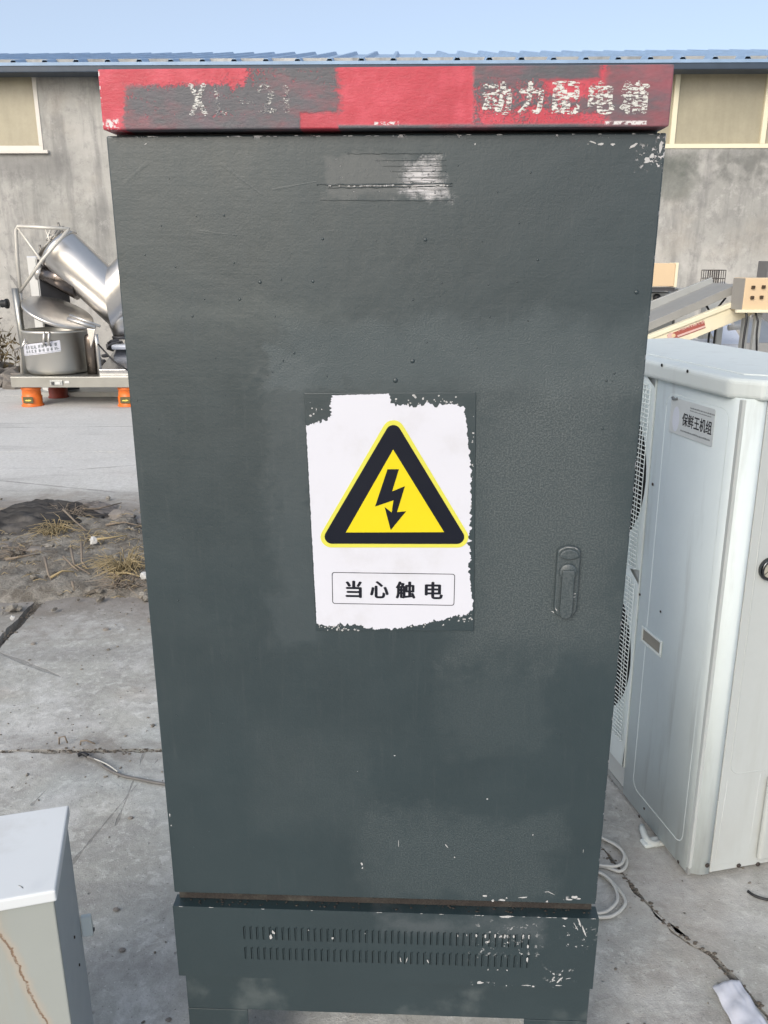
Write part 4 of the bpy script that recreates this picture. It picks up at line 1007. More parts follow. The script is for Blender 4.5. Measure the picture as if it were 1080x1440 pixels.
# lid clamps at the mouth
cm = MB(); e1 = capc - ax * .08
u = ax.cross(Vector((0, 1, 0))).normalized()
cm.lathe([(.02, -.02), (.05, 0), (.02, .02)], 12, tuple(e1 - ax * .05))
for s_ in (-.16, .0, .16): cm.tube([e1 + u * s_, e1 + u * s_ - ax * .05, e1 + u * (s_ + .04) - ax * .10], .013, 6)
cm.tube([e1 - u * .21 - ax * .03, e1 + u * .21 - ax * .03], .016, 8); cm.tube([e1 - u * .2 - ax * .03 + Vector((0, -.05, 0)), e1 + u * .2 - ax * .05 + Vector((0, -.05, 0))], .012, 8)
cm.build('mouth_clamp', simple('tarnished_clamp', (.30, .28, .25), .45, .9, var=.4), VX)
MB().tube([capc + u * rr * 1.02 + Vector((0, 0, 0))] + [capc + (u * math.cos(2 * math.pi * k / 30) + Vector((0, 1, 0)) * math.sin(2 * math.pi * k / 30)) * rr * 1.02 for k in range(1, 31)], .013, 8).build('mouth_rim', STEEL, VX)
s0, s1 = V_(54, 384), V_(112, 398); 
MB().cone(s0, s1, .062, .185, 28).build('trunnion', simple('dark_reflecting_steel', (.16, .14, .13), .25, 1.0, var=.3, scale=3), VX)
MB().lathe([(.05, -.05), (.075, -.04), (.075, .03), (.05, .04)], 20, tuple(s0 + Vector((.02, 0, 0))), 'x').build('bearing', STEEL, VX)
# pedestal: pale side and dark side of one column
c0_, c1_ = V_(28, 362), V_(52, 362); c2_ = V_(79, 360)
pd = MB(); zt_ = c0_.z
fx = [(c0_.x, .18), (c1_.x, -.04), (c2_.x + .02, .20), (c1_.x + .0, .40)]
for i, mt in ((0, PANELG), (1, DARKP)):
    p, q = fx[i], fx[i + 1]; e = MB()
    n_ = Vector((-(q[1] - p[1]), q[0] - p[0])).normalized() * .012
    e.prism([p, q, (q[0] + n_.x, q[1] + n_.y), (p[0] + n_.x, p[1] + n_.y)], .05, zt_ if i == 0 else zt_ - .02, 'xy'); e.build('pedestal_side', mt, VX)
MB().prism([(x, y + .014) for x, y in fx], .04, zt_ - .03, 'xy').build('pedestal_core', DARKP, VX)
MB().prism([(x * 1.0, y) for x, y in fx], zt_ + .001, zt_ + .012, 'xy').build('pedestal_top', SHEET, VX)
MB().box(-1.1, .95, -.05, .65, 0, .05).build('mixer_base', GALV, VX)
MB().box(.62, .86, .0, .3, .05, zt_).build('far_pedestal', PANELG, VX)
# guard rail of bent tube
gr = MB(); yR = 9.0
def Rr(px, py, Y=yR): return at(px, py, Y) - O3
gr.tube([Rr(29, 412), Rr(24, 360), Rr(22.5, 324), Rr(25, 318), Rr(60, 320), Rr(98, 322)], .018, 10)
gr.tube([Rr(24, 319), Rr(55, 362), Rr(58, 368)], .014, 8); gr.tube([Rr(97, 322), Rr(60, 365), Rr(29, 409)], .018, 10)
gr.tube([Rr(29, 412), Rr(30, 425), Rr(31, 525)], .018, 8); gr.tube([Rr(64, 322), Rr(70, 338), Rr(62, 347)], .010, 6); gr.tube([Rr(72, 322), Rr(66, 335), Rr(78, 330)], .010, 6)
gr.build('guard_rail', simple('painted_rail', (.56, .54, .49), .45, .3, var=.2), VX)

# stainless tray and cable on the platform
tr0 = at(141, 525, 8.75)
TR = thing('stainless_tray', 'sloping stainless tray on the platform behind the cooking pot', 'tray', (tr0.x, 8.72, PZ1 + .001))
MB().prism([(0, 0), (.30, .0), (.60, .155), (.60, .215), (.30, .13), (.0, .06)], 0, .62, 'yz').build('tray_body', simple('tray_steel', (.55, .55, .56), .22, 1.0, var=.1), TR, bevel=.004)
MB().box(.0, .62, .45, .62, .216, .27).build('tray_lip', SHEET, TR, bevel=.02)
cb = MB(); cb.tube([at(138, 484, 8.7), at(147, 494, 8.65), at(160, 508, 8.6), at(171, 515, 8.59), at(185, 524, 8.58)], .009, 6)
tag(cb.build('black_cable', BLACK), 'black cable drooping across the stainless tray at the left of the cabinet', 'cable')
# scrap pile behind tray
def rubble(name, label, x0, x1, y0, y1, n, rmin, rmax, mats, seed, hmax=.25, cat='rubble'):
    rg_ = random.Random(seed); root = MB()
    for k in range(n):
        x = rg_.uniform(x0, x1); y = rg_.uniform(y0, y1); r_ = rg_.uniform(rmin, rmax)
        hh = hmax * max(0, 1 - abs((x - (x0 + x1) / 2) / ((x1 - x0) / 2)) ** 2) * rg_.random()
        mt = Matrix.Translation((x, y, hh + r_ * .3)) @ Matrix.Rotation(rg_.random() * 6, 4, 'Z') @ Matrix.Rotation(rg_.random(), 4, 'X') @ Matrix.Diagonal((rg_.uniform(.7, 1.6), rg_.uniform(.6, 1.2), rg_.uniform(.35, .8), 1))
        v = bmesh.ops.create_icosphere(root.bm, subdivisions=1, radius=r_, matrix=mt)['verts']
        for q in v: q.co += Vector((rg_.uniform(-1, 1), rg_.uniform(-1, 1), rg_.uniform(-1, 1))) * r_ * .22
    o = root.build(name, mats); o['kind'] = 'stuff'; tag(o, label, cat); return o
rubble('scrap_pile', 'dark scrap heaped at the wall between the mixer and the cabinet', -3.9, -2.7, 10.5, 11.1, 70, .04, .12, DARKP, 4, .62)
rubble('rubble_heap', 'grey stones and rubbish heaped at the foot of the wall, far left', -7.2, -4.35, 9.9, 10.9, 160, .05, .17, STONE, 5, .22)
rubble('wall_debris', 'loose debris scattered along the base of the workshop wall', -9, 9, 11.1, 11.8, 260, .03, .10, STONE, 6, .05)
# withered shrub
def shrub(name, label, cx, cy, wdt, hgt, n, mat, seed, cat='dead shrub'):
    rg_ = random.Random(seed); t = thing(name, label, cat, (cx, cy, 0)); m = MB()
    for k in range(n):
        x = rg_.gauss(0, wdt * .38); y = rg_.gauss(0, wdt * .25); lx = rg_.gauss(0, .16); hh = hgt * rg_.uniform(.45, 1) * (1 - min(.6, abs(x / wdt) * .6))
        pts = [(x, y, 0), (x + lx * .3, y, hh * .5), (x + lx + rg_.gauss(0, .05), y + rg_.gauss(0, .06), hh)]
        m.tube(pts, lambda q: .006 * (1 - q * .8), 4)
        for s_ in range(5):
            q = rg_.uniform(.35, 1); bx = x + lx * q; bz = hh * q
            m.tube([(bx, y, bz), (bx + rg_.gauss(0, .08), y + rg_.gauss(0, .08), bz + rg_.uniform(-.03, .14))], lambda q: .0035, 3)
    m.build('stems', mat, t); lf = MB()
    for k in range(n * 26):
        x = rg_.gauss(0, wdt * .42); z = rg_.uniform(.05, hgt) * (1 - min(.7, abs(x / wdt) * .55)); y = rg_.gauss(0, .14); s_ = rg_.uniform(.02, .05); a_ = rg_.random() * 6
        d1 = Vector((math.cos(a_), rg_.uniform(-1, 1), math.sin(a_))).normalized() * s_; d2 = Vector((rg_.uniform(-1, 1), rg_.uniform(-1, 1), rg_.uniform(-1, 1))).normalized() * s_ * .5
        p = Vector((x, y, z)); lf.quad(p - d1, p + d2, p + d1, p - d2)
    lf.build('withered_leaves', mat, t)['kind'] = 'stuff'
shrub('withered_shrub', 'brown withered shrub against the wall at the far left edge', -5.32, 10.6, .55, 1.30, 130, WEED, 8)
# dark motor end jutting in from the left
hn = thing('dark_pipe_fitting', 'pale pipe with a black fitting jutting in above the withered shrub', 'pipe', tuple(at(0, 427, 9.6)))
MB().cone((-.6, 0, 0), (.02, 0, .0), .04, .04, 16).build('pipe', GALV, hn)
MB().lathe([(.03, 0), (.045, .02), (.04, .05), (.055, .07), (.055, .09), (.02, .10)], 18, (.0, 0, 0), 'x').build('black_fitting', BLACK, hn)
MB().tube([(.0, 0, 0), (-.3, 0, -.5), (-.32, 0, -1.25)], .02, 6).build('prop', GALV, hn)
# ------------------------------------------------------------------ machines on the right
YC = 6.0
CV = thing('inclined_conveyor', 'cream inclined belt conveyor with red label rising to the right behind the cooling unit', 'conveyor', tuple(Vector((at(990, 480, YC).x, YC, 0))))
OC = Vector(CV.location)
def K_(px, py, Y=YC): return at(px, py, Y) - OC
# near side panel (parallelogram), extended past the cabinet edge on the left
def par(tl, tr, br_, bl_, y0, y1, name, mat, parent, bev=.003):
    pp = [K_(*tl), K_(*tr), K_(*br_), K_(*bl_)]
    return MB().prism([(p.x, p.z) for p in pp], y0, y1).build(name, mat, parent, bevel=bev)
par((880, 490), (1062, 418), (1064, 440), (880, 515), 0, .02, 'side_panel', CREAMS, CV)
par((880, 484), (1040, 421), (1042, 427), (880, 490), -.012, .05, 'side_rail', CREAM, CV)
par((880, 470), (1042, 400), (1042, 412), (880, 482), .06, .50, 'belt', BELT, CV)
par((880, 455), (1040, 392), (1042, 404), (880, 470), .50, .53, 'far_rail', GALV, CV)
tb = MB(); p, q = K_(880, 466, YC + .5), K_(1042, 400, YC + .5); tb.tube([p, q], .018, 8); tb.build('belt_edge', BELT, CV)
cr_ = MB()
for (x, y) in ((935, 452), (968, 441), (1002, 427)):
    p = K_(x, y); pass
cr_.bm.free()
# label
lb = MB(); c = [K_(938, 471), K_(990, 451), K_(992, 461), K_(940, 480)]
lb.prism([(p.x, p.z) for p in c], -.0035, -.0005); lbl = lb.build('red_label', REDL, CV)
c4 = [K_(952, 471.5), K_(991, 457.5), K_(991.5, 460), K_(953, 474)]
MB().prism([(p.x, p.z) for p in c4], -.006, -.004).build('label_line', PINK, lbl)
em = K_(944, 472.5); MB().lathe([(.024, -.004), (.024, -.006)], 18, (em.x - .006, 0, em.z), 'y').build('label_emblem', PINK, lbl); MB().lathe([(.014, -.006), (.014, -.008)], 14, (em.x + .014, 0, em.z + .004), 'y').build('label_emblem', BEIGE, lbl)
dl = MB(); rg3 = random.Random(4); d_ = (K_(990, 453.5) - K_(953, 466.5)); up_ = Vector((-d_.z, 0, d_.x)).normalized()
for k in range(16):
    for s_ in range(3):
        u_ = (k + .15 + rg3.uniform(0, .5)) / 16; p = K_(953, 466.5) + d_ * u_ + up_ * rg3.uniform(-.002, .014); w2 = rg3.choice((.003, .010)); h2 = .014 if w2 == .003 else .003
        v = [p + d_.normalized() * a_ + up_ * b_ for a_, b_ in ((0, 0), (w2, 0), (w2, h2), (0, h2))]
        dl.quad(*[(q.x, -.0045, q.z) for q in v])
dl.build('label_print', PINK, lbl)
for (px, y_) in ((906, .03), (906, .48), (1052, .03), (1052, .48)):
    p = K_(px, 440 if px > 1000 else 505); MB().box(p.x - .02, p.x + .02, y_ - .02, y_ + .02, 0, p.z + (.03 if px > 1000 else -.02)).build('leg', GALV, CV)
# control box with four buttons
bz0, bz1 = at(1047, 437, 5.8).z, at(1047, 391, 5.8).z; bx = at(1047, 410, 5.8).x
BX = thing('control_box_with_buttons', 'beige control box with four dark push buttons mounted over the conveyor end', 'control box', (bx, 5.8, bz0))
MB().box(-.002, .32, 0, .20, 0, bz1 - bz0, None).build('housing', BEIGE, BX, bevel=.006)
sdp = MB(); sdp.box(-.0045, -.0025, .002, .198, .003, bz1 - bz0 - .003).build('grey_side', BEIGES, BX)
MB().box(-.05, .33, -.03, .0, -.012, .008).build('lower_lip', CREAM, BX, bevel=.003)
for px, py in ((1058.5, 404), (1073, 403.5), (1057, 418.5), (1070, 418)):
    p = at(px, py, 5.8) - Vector(BX.location)
    bb = MB().prism([(p.x - .011, p.z - .010), (p.x + .011, p.z - .010), (p.x + .012, p.z + .011), (p.x - .010, p.z + .011)], -.016, -.001).build('push_button', simple('button_brown', (.05, .03, .015), .5), BX, bevel=.002)
ps = thing('control_box_post', 'grey square steel post standing under the control box with four buttons', 'post', (at(1069, 440, 5.85).x, 5.88, 0))
MB().box(-.022, .022, -.022, .022, 0, bz0 - .014).build('tube', GALV, ps, bevel=.002)
MB().box(-.09, .09, -.09, .09, 0, .01).build('base_plate', GALV, ps)
c_ = MB(); c_.tube([at(1049.5, 437, 5.78), at(1050, 450, 5.78), at(1046, 475, 5.76), at(1043, 500, 5.75), at(1040, 560, 5.75)], .008, 6)
tag(c_.build('hanging_cable', BLACK), 'thin black cable hanging down left of the grey post', 'cable')
c_ = MB(); c_.tube([at(1062, 438, 5.8), at(1066, 452, 5.78), at(1064, 470, 5.77), at(1064, 520, 5.75)], .007, 6)
tag(c_.build('curved_cable', BLACK), 'black cable curving down against the grey post under the control box', 'cable')
# small beige box near the cabinet edge
y2 = 7.0; z0_, z1_ = at(940, 404, y2).z, at(940, 370, y2).z; x1_ = at(951, 390, y2).x
BB = thing('small_beige_box', 'small plain beige control box peeking out right beside the cabinet edge', 'control box', (x1_, y2, z0_))
MB().box(-.34, -.012, 0, .18, .006, z1_ - z0_).build('housing', BEIGE, BB, bevel=.006)
MB().box(-.012, .010, -.004, .17, 0, z1_ - z0_ + .004).build('edge_trim', CREAM, BB, bevel=.003)
m = MB(); m.box(-.34, .004, .02, .16, -.03, -.004); m.build('bracket', DARKP, BB)
MP = thing('machine_stand', 'grey stainless machine stand beneath the small beige box', 'machine stand', (at(930, 430, 7.1).x, 7.08, 0))
zt2 = z0_ - .035
MB().box(-.30, .10, 0, .3, 0, zt2 - .13).build('cabinet_body', STEELD, MP, bevel=.004); MB().box(-.30, .12, -.02, .32, zt2 - .125, zt2 - .10).build('top_plate', GALV, MP, bevel=.003)
MB().box(-.22, .08, .05, .25, zt2 - .099, zt2 - .005).build('neck', GALV, MP, bevel=.01)
MB().lathe([(.03, 0), (.03, -.03), (.01, -.04)], 14, (-.04, .05, zt2 - .05), 'y').build('knob', BLACK, MP)
MB().box(.135, .30, .05, .3, 0, zt2 + .02).build('side_cabinet', simple('pale_grey_side', (.42, .42, .40), .5), MP, bevel=.006)
# wire basket standing behind the belt
bk0 = at(993, 414, 7.4); bk1 = at(1021, 380, 7.4); bw = bk1.x - bk0.x; bh = bk1.z - bk0.z
BK = thing('wire_basket', 'small wire basket holding crumpled white stuff behind the conveyor belt', 'basket', (bk0.x, 7.4, bk0.z))
bt = MB()
for yy in (0, .16):
    for k in range(9): bt.tube([(bw * k / 8, yy, 0), (bw * k / 8 * 1.0, yy, bh)], .0035, 4)
    for zf in (.0, .33, .66, 1): bt.tube([(0, yy, bh * zf), (bw, yy, bh * zf)], .0045, 4)
for xx in (0, bw):
    for zf in (0, 1): bt.tube([(xx, 0, bh * zf), (xx, .16, bh * zf)], .0045, 4)
bt.build('wire_frame', simple('dark_wire', (.09, .08, .075), .5, .6), BK)
st3 = MB(); rg_ = random.Random(2)
for k in range(9):
    mt = Matrix.Translation((rg_.uniform(.03, bw + .05), .08 + rg_.uniform(-.04, .04), rg_.uniform(.0, bh * .35))) @ Matrix.Diagonal((1.3, 1, .8, 1))
    v = bmesh.ops.create_icosphere(st3.bm, subdivisions=2, radius=rg_.uniform(.03, .05), matrix=mt)['verts']
    for q in v: q.co += Vector((rg_.uniform(-1, 1), 0, rg_.uniform(-1, 1))) * .010
tag(st3.build('crumpled_wrap', PAPER), 'crumpled white wrapping lying in the wire basket', 'wrapping').location = BK.location
MB().box(.02, bw, .02, .14, -bk0.z, -.01).build('stand', GALV, BK)
# curved pale sheets under the control box
for (x0, x1, z_, Y_, rad_, lab, rz_) in ((1008, 1046, 484, 6.6, .10, 'pale blue-white curved sheet lying under the conveyor end', 0), (1050, 1100, 482, 6.9, .12, 'pale curved sheet half hidden behind the grey post', .1)):
    p0 = at(x0, z_, Y_); p1 = at(x1, z_, Y_); wd = p1.x - p0.x; s4 = MB(); zb4 = p0.z
    for k in range(12):
        a0_, a1_ = math.pi * .5 * k / 12, math.pi * .5 * (k + 1) / 12
        f0 = (.30 * math.sin(a0_), .16 * math.sin(a0_)); f1 = (.30 * math.sin(a1_), .16 * math.sin(a1_))
        y_0, z_0 = .5 * (k / 12), .17 * math.sin(a0_); y_1, z_1 = .5 * ((k + 1) / 12), .17 * math.sin(a1_)
        s4.quad((0, y_0, z_0), (wd, y_0, z_0), (wd, y_1, z_1), (0, y_1, z_1))
    s4.box(-.02, wd + .02, .0, .5, -.12, -.002)
    o = s4.build('curved_cover', SHEET if rz_ == 0 else STEEL, None, smooth=False); o.location = (p0.x, Y_, zb4)
    tag(o, lab, 'cover sheet')
    tb_ = MB(); tb_.box(.02, wd - .02, .05, .45, -zb4, -.122); t_ = tb_.build('trestle', DARKP, o)
tk = MB(); tk.tube([at(1024, 461, 6.5), at(1042, 459, 6.5)], .022, 10)
tag(tk.build('white_tube_end', PAPER), 'short white tube lying on the pale sheet under the conveyor', 'tube')
dp = thing('dark_upright_panel', 'narrow dark grey upright panel standing by the wall at the right edge', 'panel', tuple(Vector((at(1077, 400, 10.5).x, 10.5, 0))))
MB().box(0, .45, 0, .3, 0, at(1077, 367, 10.5).z).build('panel_body', simple('dark_grey_panel', (.15, .15, .155), .6), dp, bevel=.01)
lw = MB()
for i, (px, py, hh) in enumerate(((995, 470, .25), (1003, 465, .3))):
    p = at(px, 490, 6.3); lw.tube([(p.x, 6.3, 0), (p.x, 6.3, p.z + hh), (p.x - .05 + i * .1, 6.3, p.z + hh + .07)], .008, 6)
tag(lw.build('dark_stakes', BLACK), 'pair of thin dark stakes under the conveyor beside the pale sheet', 'stakes')
# ------------------------------------------------------------------ cream electrical box at the lower left
WB = thing('cream_electrical_box', 'weathered cream steel box with pale lid and rust streak, bottom left corner', 'electrical box', (-.482, .993, 0), R(15))
H6 = .600
MB().box(-.46, -.004, .004, .196, .0, H6 - .021).build('shell', BOXW, WB, bevel=.002)
MB().quad((-.0036, .0045, .0), (-.0036, .1955, .0), (-.0036, .1955, H6 - .022), (-.0036, .0045, H6 - .022)).build('side_sheet', BOXSIDE, WB)
MB().box(-.466, 0.002, -.004, .202, H6 - .020, H6).build('lid', BOXLID, WB, bevel=.0035, segs=3)
def wb(px, py, y=0.004): p = hit(px, py, WB, (0, y, 0), (0, 1, 0)); return p.x, p.z
sa, sb = wb(45, 1259.5), wb(63, 1257)
MB().prism([(x, z) for x, z in rrect(sa[0], sb[0], (sa[1] + sb[1]) / 2 - .0042, (sa[1] + sb[1]) / 2 + .0042, .0041)], .0028, .0034).build('slot', DARK, WB)
dn = wb(29, 1247, -.004); MB().cone((dn[0], -.0048, dn[1]), (dn[0] + .001, -.0038, dn[1] + .001), .005, .003, 9).build('dent', GALV, WB)
for (px, py) in ((104, 1318), (111, 1357)):
    p = hit(px, py, WB, (-.0036, 0, 0), (1, 0, 0)); MB().lathe([(.0024, 0), (.0024, .002)], 10, (-.0036, p.y, p.z), 'x').build('screw', SCREW, WB)
lg = hit(118, 1350, WB, (.006, 0, 0), (1, 0, 0))
lug = MB(); lug.prism([(.188, lg.z + .03), (.196, lg.z + .032), (.206, lg.z - .005), (.203, lg.z - .014), (.194, lg.z - .016), (.186, lg.z - .008)], -.002, .016, 'yz')
lo = lug.build('fixing_lug', UNIT_LID, WB, bevel=.002)
MB().lathe([(.004, .0165), (.003, .0185)], 10, (0, .195, lg.z - .004), 'x').build('lug_screw', DARKP, lo)

# ------------------------------------------------------------------ cables, bag and litter on the ground
def cable(pts, r, mat, name, label, z=0.0):
    P = [Vector(p) for p in pts]; out = []
    for i in range(len(P) - 1):
        p0 = P[max(i - 1, 0)]; p1 = P[i]; p2 = P[i + 1]; p3 = P[min(i + 2, len(P) - 1)]
        for k in range(10):
            t = k / 10; out.append(.5 * ((2 * p1) + (p2 - p0) * t + (2 * p0 - 5 * p1 + 4 * p2 - p3) * t * t + (3 * p1 - p0 - 3 * p2 + p3) * t ** 3))
    out.append(P[-1]); return tag(MB().tube(out, r, 8).build(name, mat), label, 'cable')
def gz(px, py, z=.006): p = gnd(px, py); return (p.x, p.y, z)
cable([gz(820, 1165), gz(846, 1181), gz(868, 1192), gz(881, 1213), gz(872, 1228), gz(846, 1221), gz(800, 1218)], .0042, CABLEW, 'coiled_cable', 'upper loop of off-white cable curling out from behind the cabinet')
cable([gz(815, 1170, .013), gz(850, 1186, .013), gz(872, 1200, .014), gz(877, 1214, .014), gz(866, 1224, .013), gz(830, 1219, .008)], .0038, CABLEW, 'coiled_cable', 'inner strand of the upper off-white cable loop beside the cabinet')
cable([gz(820, 1222), gz(845, 1231), gz(868, 1252), gz(879, 1272), gz(866, 1288), gz(845, 1293), gz(790, 1290)], .0042, CABLEW, 'coiled_cable', 'lower loop of off-white cable lying beside the cabinet base')
cable([gz(815, 1226, .013), gz(846, 1235, .013), gz(862, 1250, .013), gz(868, 1270, .013), gz(858, 1284, .013), gz(842, 1289, .010), gz(800, 1287)], .0038, CABLEW, 'coiled_cable', 'inner strand of the lower off-white cable loop beside the cabinet')
cable([gz(110, 1067, .012), gz(117, 1065, .014), gz(124, 1067, .010)], .0065, BLACK, 'cable_end', 'short black sleeve at the free end of the grey cable, left')
cable([gz(123, 1067, .008), gz(137, 1072), gz(150, 1083), gz(172, 1093), (gnd(195, 1098).x, gnd(195, 1098).y, .006), gz(232, 1105), gz(300, 1112)], .0045, CABLEG, 'grey_cable', 'thin grey cable lying on the slab left of the cabinet')
cable([gz(130, 1069, .008), gz(150, 1079, .012), gz(166, 1089, .010)], .0020, CABLEW, 'split_strand', 'pale strand peeled from the grey cable on the slab')
cable([gz(1051, 1256), gz(1062, 1263), gz(1080, 1268), gz(1110, 1268)], .0035, BLACK, 'black_cable_end', 'black cable end on the concrete under the cooling unit right side')
# pale bent bracket under the cooling unit
brk = MB(); pp = [gz(902, 1166, .012), gz(903, 1172, .012), gz(907, 1182, .010), gz(913, 1189, .008), gz(921, 1191, .008), gz(930, 1186, .010)]
brk.tube(pp, lambda t: .010 * (.6 + .4 * math.sin(math.pi * t)), 8)
tag(brk.build('bent_bracket', UNIT_LID), 'pale bent bracket lying at the foot of the cooling unit front', 'bracket')
# plastic bag
bgm = MB(); q0, q1, q2, q3 = gnd(1001, 1391), gnd(1040, 1384), gnd(1092, 1466), gnd(1046, 1478); NB = 22; Vb = []
for i in range(NB + 1):
    row = []
    for j in range(NB + 1):
        u_, v_ = i / NB, j / NB; p = (q0.lerp(q1, u_)).lerp(q3.lerp(q2, u_), v_)
        p.z = .006 + .006 * abs(mn.noise((u_ * 4, v_ * 3, 1))) + .004 * math.sin(v_ * 9 + u_ * 2) ** 2 + .010 * math.sin(math.pi * u_) * .6
        row.append(bgm.bm.verts.new(p))
    Vb.append(row)
for i in range(NB):
    for j in range(NB):
        f = bgm.bm.faces.new((Vb[i][j], Vb[i + 1][j], Vb[i + 1][j + 1], Vb[i][j + 1])); f.smooth = True
bo = bgm.build('plastic_bag', BAG); bo.modifiers.new('t', 'SOLIDIFY').thickness = .0015
tag(bo, 'flattened clear plastic bag beside the crack at the bottom right', 'plastic bag')
# dark cloth bundle on the dirt strip
def cloth(name, label, cx, cy, lx, ly, hz, seed, mat, rz=0, cat='cloth', z0=0.0):
    m = MB(); nx, ny = 56, 36; V = []
    for i in range(nx + 1):
        row = []
        for j in range(ny + 1):
            u_, v_ = i / nx * 2 - 1, j / ny * 2 - 1
            e = max(0, 1 - (abs(u_) ** 3 + abs(v_) ** 3)); rp = mn.fractal(Vector((u_ * 1.3 + seed, v_ * 3.5, seed)), .7, 2, 4)
            rid_ = 1 - abs(mn.noise(Vector((u_ * 1.6 + seed, v_ * 5 + u_ * 1.5, 3)))) * 2
            x = u_ * lx * (1 + .18 * mn.noise(Vector((v_ * 2, seed, u_)))); y = v_ * ly * (1 + .25 * mn.noise(Vector((u_ * 2, seed, 5)))); z = hz * e * (.45 + .45 * rid_ + .3 * rp) - .004
            row.append(m.bm.verts.new((x, y, z)))
        V.append(row)
    for i in range(nx):
        for j in range(ny):
            f = m.bm.faces.new((V[i][j], V[i + 1][j], V[i + 1][j + 1], V[i][j + 1])); f.smooth = True
    o = m.build(name, mat); o.location = (cx, cy, z0); o.rotation_euler = (0, 0, rz); return tag(o, label, cat)
p = gnd(20, 745); cloth('dark_cloth_bundle', 'crumpled dark cloth bundle at the left edge of the dirt strip', p.x, p.y, .42, .19, .10, 2.1, CLOTH, .15, z0=.02)
p = gnd(60, 728); cloth('dark_cloth_fold', 'folded end of dark cloth trailing over the edge of the slab', p.x + .05, p.y + .05, .34, .12, .075, 5.3, CLOTH, -.25, z0=.015)
p = gnd(118, 722); cloth('grey_rag', 'greyish rag lying right of the dark cloth bundle', p.x, p.y, .20, .13, .06, 8.3, simple('grey_rag_cloth', (.17, .155, .145), .85, var=.4, scale=14), .3, z0=.01)
# twigs and dry grass
def twig(pts, r, label, mat=TWIG):
    return tag(MB().tube(pts, r, 5).build('dry_twig', mat), label, 'twig', 'twigs on the dirt strip')
tw = [((92, 742, .09), (108, 750, .05), (124, 759, .03)), ((118, 727, .03), (140, 726, .03), (172, 718, .03)), ((138, 776, .05), (160, 773, .05), (180, 770, .05)), ((66, 808, .07), (70, 822, .03), (73, 826, .02)),
      ((73, 826, .03), (90, 822, .05), (106, 820, .04)), ((92, 804, .06), (104, 812, .04), (112, 816, .03)), ((118, 795, .10), (117, 806, .04), (124, 812, .03)), ((103, 798, .08), (106, 810, .04), (128, 818, .02)),
      ((155, 820, .03), (180, 822, .04), (204, 826, .03)), ((104, 838, .05), (106, 842, .02), (112, 838, .03)), ((10, 800, .03), (40, 797, .04), (58, 792, .03)), ((150, 750, .03), (175, 746, .03), (200, 749, .02))]
tlab = ['brown twig leaning from the dark cloth onto the dirt', 'long grey twig along the far edge of the dirt strip', 'straight pale stick right of the white litter scrap', 'short upright twig left of the dirt strip centre', 'pale curved twig low on the dirt strip', 'small slanting twig in the middle of the dirt strip',
        'twig standing up below the white litter scrap', 'forked end of twig near the dirt strip middle', 'pale stick beneath the straw tuft next to the cabinet', 'tiny twig at the near edge of the dirt strip', 'thin twig on the dirt below the dark cloth', 'thin dark twig on the slab just beyond the dirt strip']
for k, (pts, lab_) in enumerate(zip(tw, tlab)):
    PP = [tuple(Vector((gnd(a_, b_).x, gnd(a_, b_).y, c_ + .02))) for a_, b_, c_ in pts]
    twig(PP, lambda t: .0075 * (1 - .6 * t), lab_, STRAW if k in (2, 4, 8) else TWIG)
def tuft(px, py, n, hgt, label, mat, seed, spread=.16):
    rg_ = random.Random(seed); p = gnd(px, py); t = thing('dry_grass_tuft', label, 'dry grass', (p.x, p.y, .02), 0, 'dry grass tufts on the dirt strip'); m = MB()
    for k in range(n):
        a_ = rg_.random() * 6.28; l_ = rg_.uniform(.4, 1) * spread; hh = hgt * rg_.uniform(.3, 1); b0 = Vector((rg_.gauss(0, .03), rg_.gauss(0, .03), 0)); d = Vector((math.cos(a_), math.sin(a_), 0))
        m.tube([b0, b0 + d * l_ * .35 + Vector((0, 0, hh * .8)), b0 + d * l_ + Vector((0, 0, hh * rg_.uniform(.2, 1)))], lambda q: .0032 * (1 - .75 * q), 3)
    m.build('blades', mat, t)
tuft(178, 812, 120, .13, 'dense straw-coloured tuft next to the cabinet edge', STRAW, 1, .20); tuft(80, 757, 70, .10, 'yellowish dry tuft beside the dark cloth bundle', STRAW, 2, .18)
tuft(176, 828, 60, .05, 'flattened brown tuft below the straw tuft near the cabinet', TWIG, 3, .2); tuft(135, 765, 40, .06, 'sparse dry tuft around the white litter scrap', STRAW, 4, .16)
tuft(95, 735, 50, .10, 'grey dry tuft behind the rag at the far edge of the dirt', TWIG, 5, .22); tuft(30, 785, 30, .05, 'sparse brown tuft below the dark cloth', TWIG, 6, .2)
# loose clods and pebbles
pb = MB(); rg_ = random.Random(9)
for k in range(1500):
    x = rg_.uniform(-4.2, 1.2); y = rg_.gauss(4.05, .42); r_ = rg_.choice((.006, .008, .010, .014, .02)) * rg_.uniform(.6, 1.2)
    if not 3.2 < y < 5.2: continue
    mt = Matrix.Translation((x, y, .012 + r_ * .3 + .014 * (3.6 < y < 4.6))) @ Matrix.Rotation(rg_.random() * 6, 4, 'Z') @ Matrix.Diagonal((rg_.uniform(.8, 1.7), 1, rg_.uniform(.5, .9), 1))
    v = bmesh.ops.create_icosphere(pb.bm, subdivisions=1, radius=r_, matrix=mt)['verts']
    for q in v: q.co += Vector((rg_.uniform(-1, 1), rg_.uniform(-1, 1), rg_.uniform(-1, 1))) * r_ * .2
tag(pb.build('dirt_clods', SOIL), 'loose clods and pebbles strewn over the dirt strip', 'clods')['kind'] = 'stuff'
ch_ = MB()
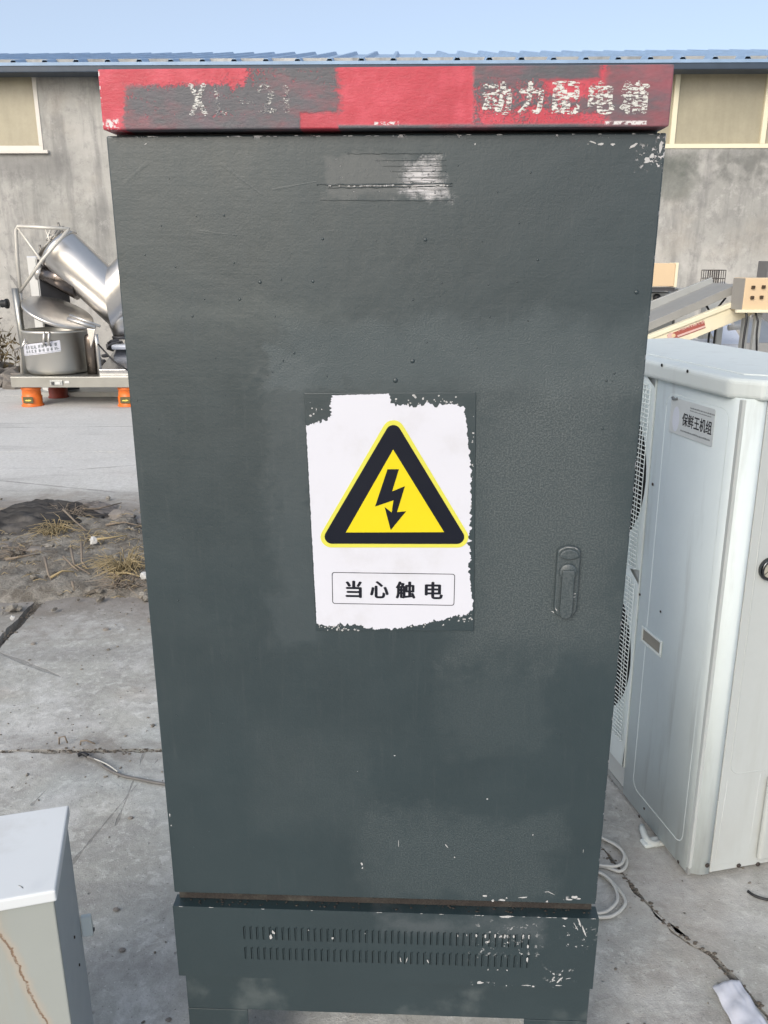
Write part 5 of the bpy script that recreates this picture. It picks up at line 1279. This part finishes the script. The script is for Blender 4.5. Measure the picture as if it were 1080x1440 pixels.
for k in range(700):
    x = rg_.uniform(-4.2, -.6); y = rg_.gauss(3.95, .36); a_ = rg_.random() * 3.14; l_ = rg_.uniform(.02, .08)
    if not 3.35 < y < 4.8: continue
    z_ = .045 + rg_.random() * .015
    ch_.tube([(x, y, z_), (x + math.cos(a_) * l_ * .5, y + math.sin(a_) * l_ * .5, z_ + .008), (x + math.cos(a_) * l_, y + math.sin(a_) * l_, z_ - .005)], .0016, 3)
tag(ch_.build('straw_litter', STRAW), 'fine straw and stalk litter scattered over the dirt strip', 'straw litter')['kind'] = 'stuff'
def crumple(px, py, r_, label, seed):
    rg_ = random.Random(seed); m = MB(); p = gnd(px, py)
    v = bmesh.ops.create_icosphere(m.bm, subdivisions=2, radius=r_, matrix=Matrix.Diagonal((1, .8, 1.1, 1)))['verts']
    for q in v: q.co *= rg_.uniform(.7, 1.15)
    o = m.build('white_litter', PAPER); o.location = (p.x, p.y, .05 + r_ * .5); tag(o, label, 'litter')
crumple(133, 776, .022, 'crumpled white scrap in the middle of the dirt strip', 1); crumple(204, 827, .020, 'white scrap right against the cabinet edge on the dirt', 2)
crumple(20, 886, .010, 'tiny white scrap in the diagonal joint at the left', 3)
# stones lying on the slabs
def stone(px, py, r_, label, seed):
    rg_ = random.Random(seed); m = MB(); p = gnd(px, py)
    v = bmesh.ops.create_icosphere(m.bm, subdivisions=2, radius=r_, matrix=Matrix.Diagonal((1.4, 1, .6, 1)))['verts']
    for q in v: q.co *= rg_.uniform(.8, 1.1)
    o = m.build('stone', STONE); o.location = (p.x, p.y, r_ * .45); tag(o, label, 'stone')
stone(170, 731, .06, 'flat grey stone on the slab beyond the dirt strip', 1); stone(50, 780, .045, 'broad clod of earth on the left of the dirt strip', 2)
stone(149, 886, .010, 'small dark pebble on the slab below the dirt strip', 3); stone(4, 775, .05, 'dark stone at the left edge below the cloth', 4)
for k, (px, py, r_, lab_) in enumerate([(47, 906, .008, 'dark pebble near the left end of the middle slab'), (184, 1151, .006, 'black speck of stone at the end of a scratch on the near slab'), (164, 1280, .006, 'black pebble midway between the cream box and the cabinet'), (172, 1337, .006, 'brown pebble below the black pebble near the cream box'), (237, 1435, .005, 'black pebble beside the cabinet left leg')]):
    stone(px, py, r_, lab_, 20 + k)
# dry leaf curls caught in the joint
for k, (px, py) in enumerate(((90, 1048), (120, 1049))):
    p = gnd(px, py); m = MB(); m.tube([(p.x - .015, p.y, .004), (p.x - .012, p.y, .028 - k * .01), (p.x + .004, p.y + .004, .030 - k * .012), (p.x + .012 + k * .02, p.y, .008)], .0028, 5)
    tag(m.build('dry_root_curl', TWIG), ('upright curled dry root in the slab joint left of the cabinet', 'flatter curled dry root just right of the upright one')[k], 'root')

gt = MB(); rg_ = random.Random(31)
for k in range(900):
    x = rg_.uniform(-2.2, 1.3); y = rg_.choice((rg_.uniform(1.2, 3.4), rg_.gauss(2.27, .12), 3.45 - abs(rg_.gauss(0, .15)))); r_ = abs(rg_.gauss(0, .0018)) + .0008
    if -.35 < x < .36 and 1.1 < y < 1.5: continue
    v = bmesh.ops.create_icosphere(gt.bm, subdivisions=1, radius=r_, matrix=Matrix.Translation((x, y, r_ * .5)) @ Matrix.Rotation(rg_.random() * 6, 4, 'Z') @ Matrix.Diagonal((rg_.uniform(.8, 2), 1, .7, 1)))
tag(gt.build('slab_grit', SOIL), 'fine grit scattered over the near concrete slabs', 'grit')['kind'] = 'stuff'
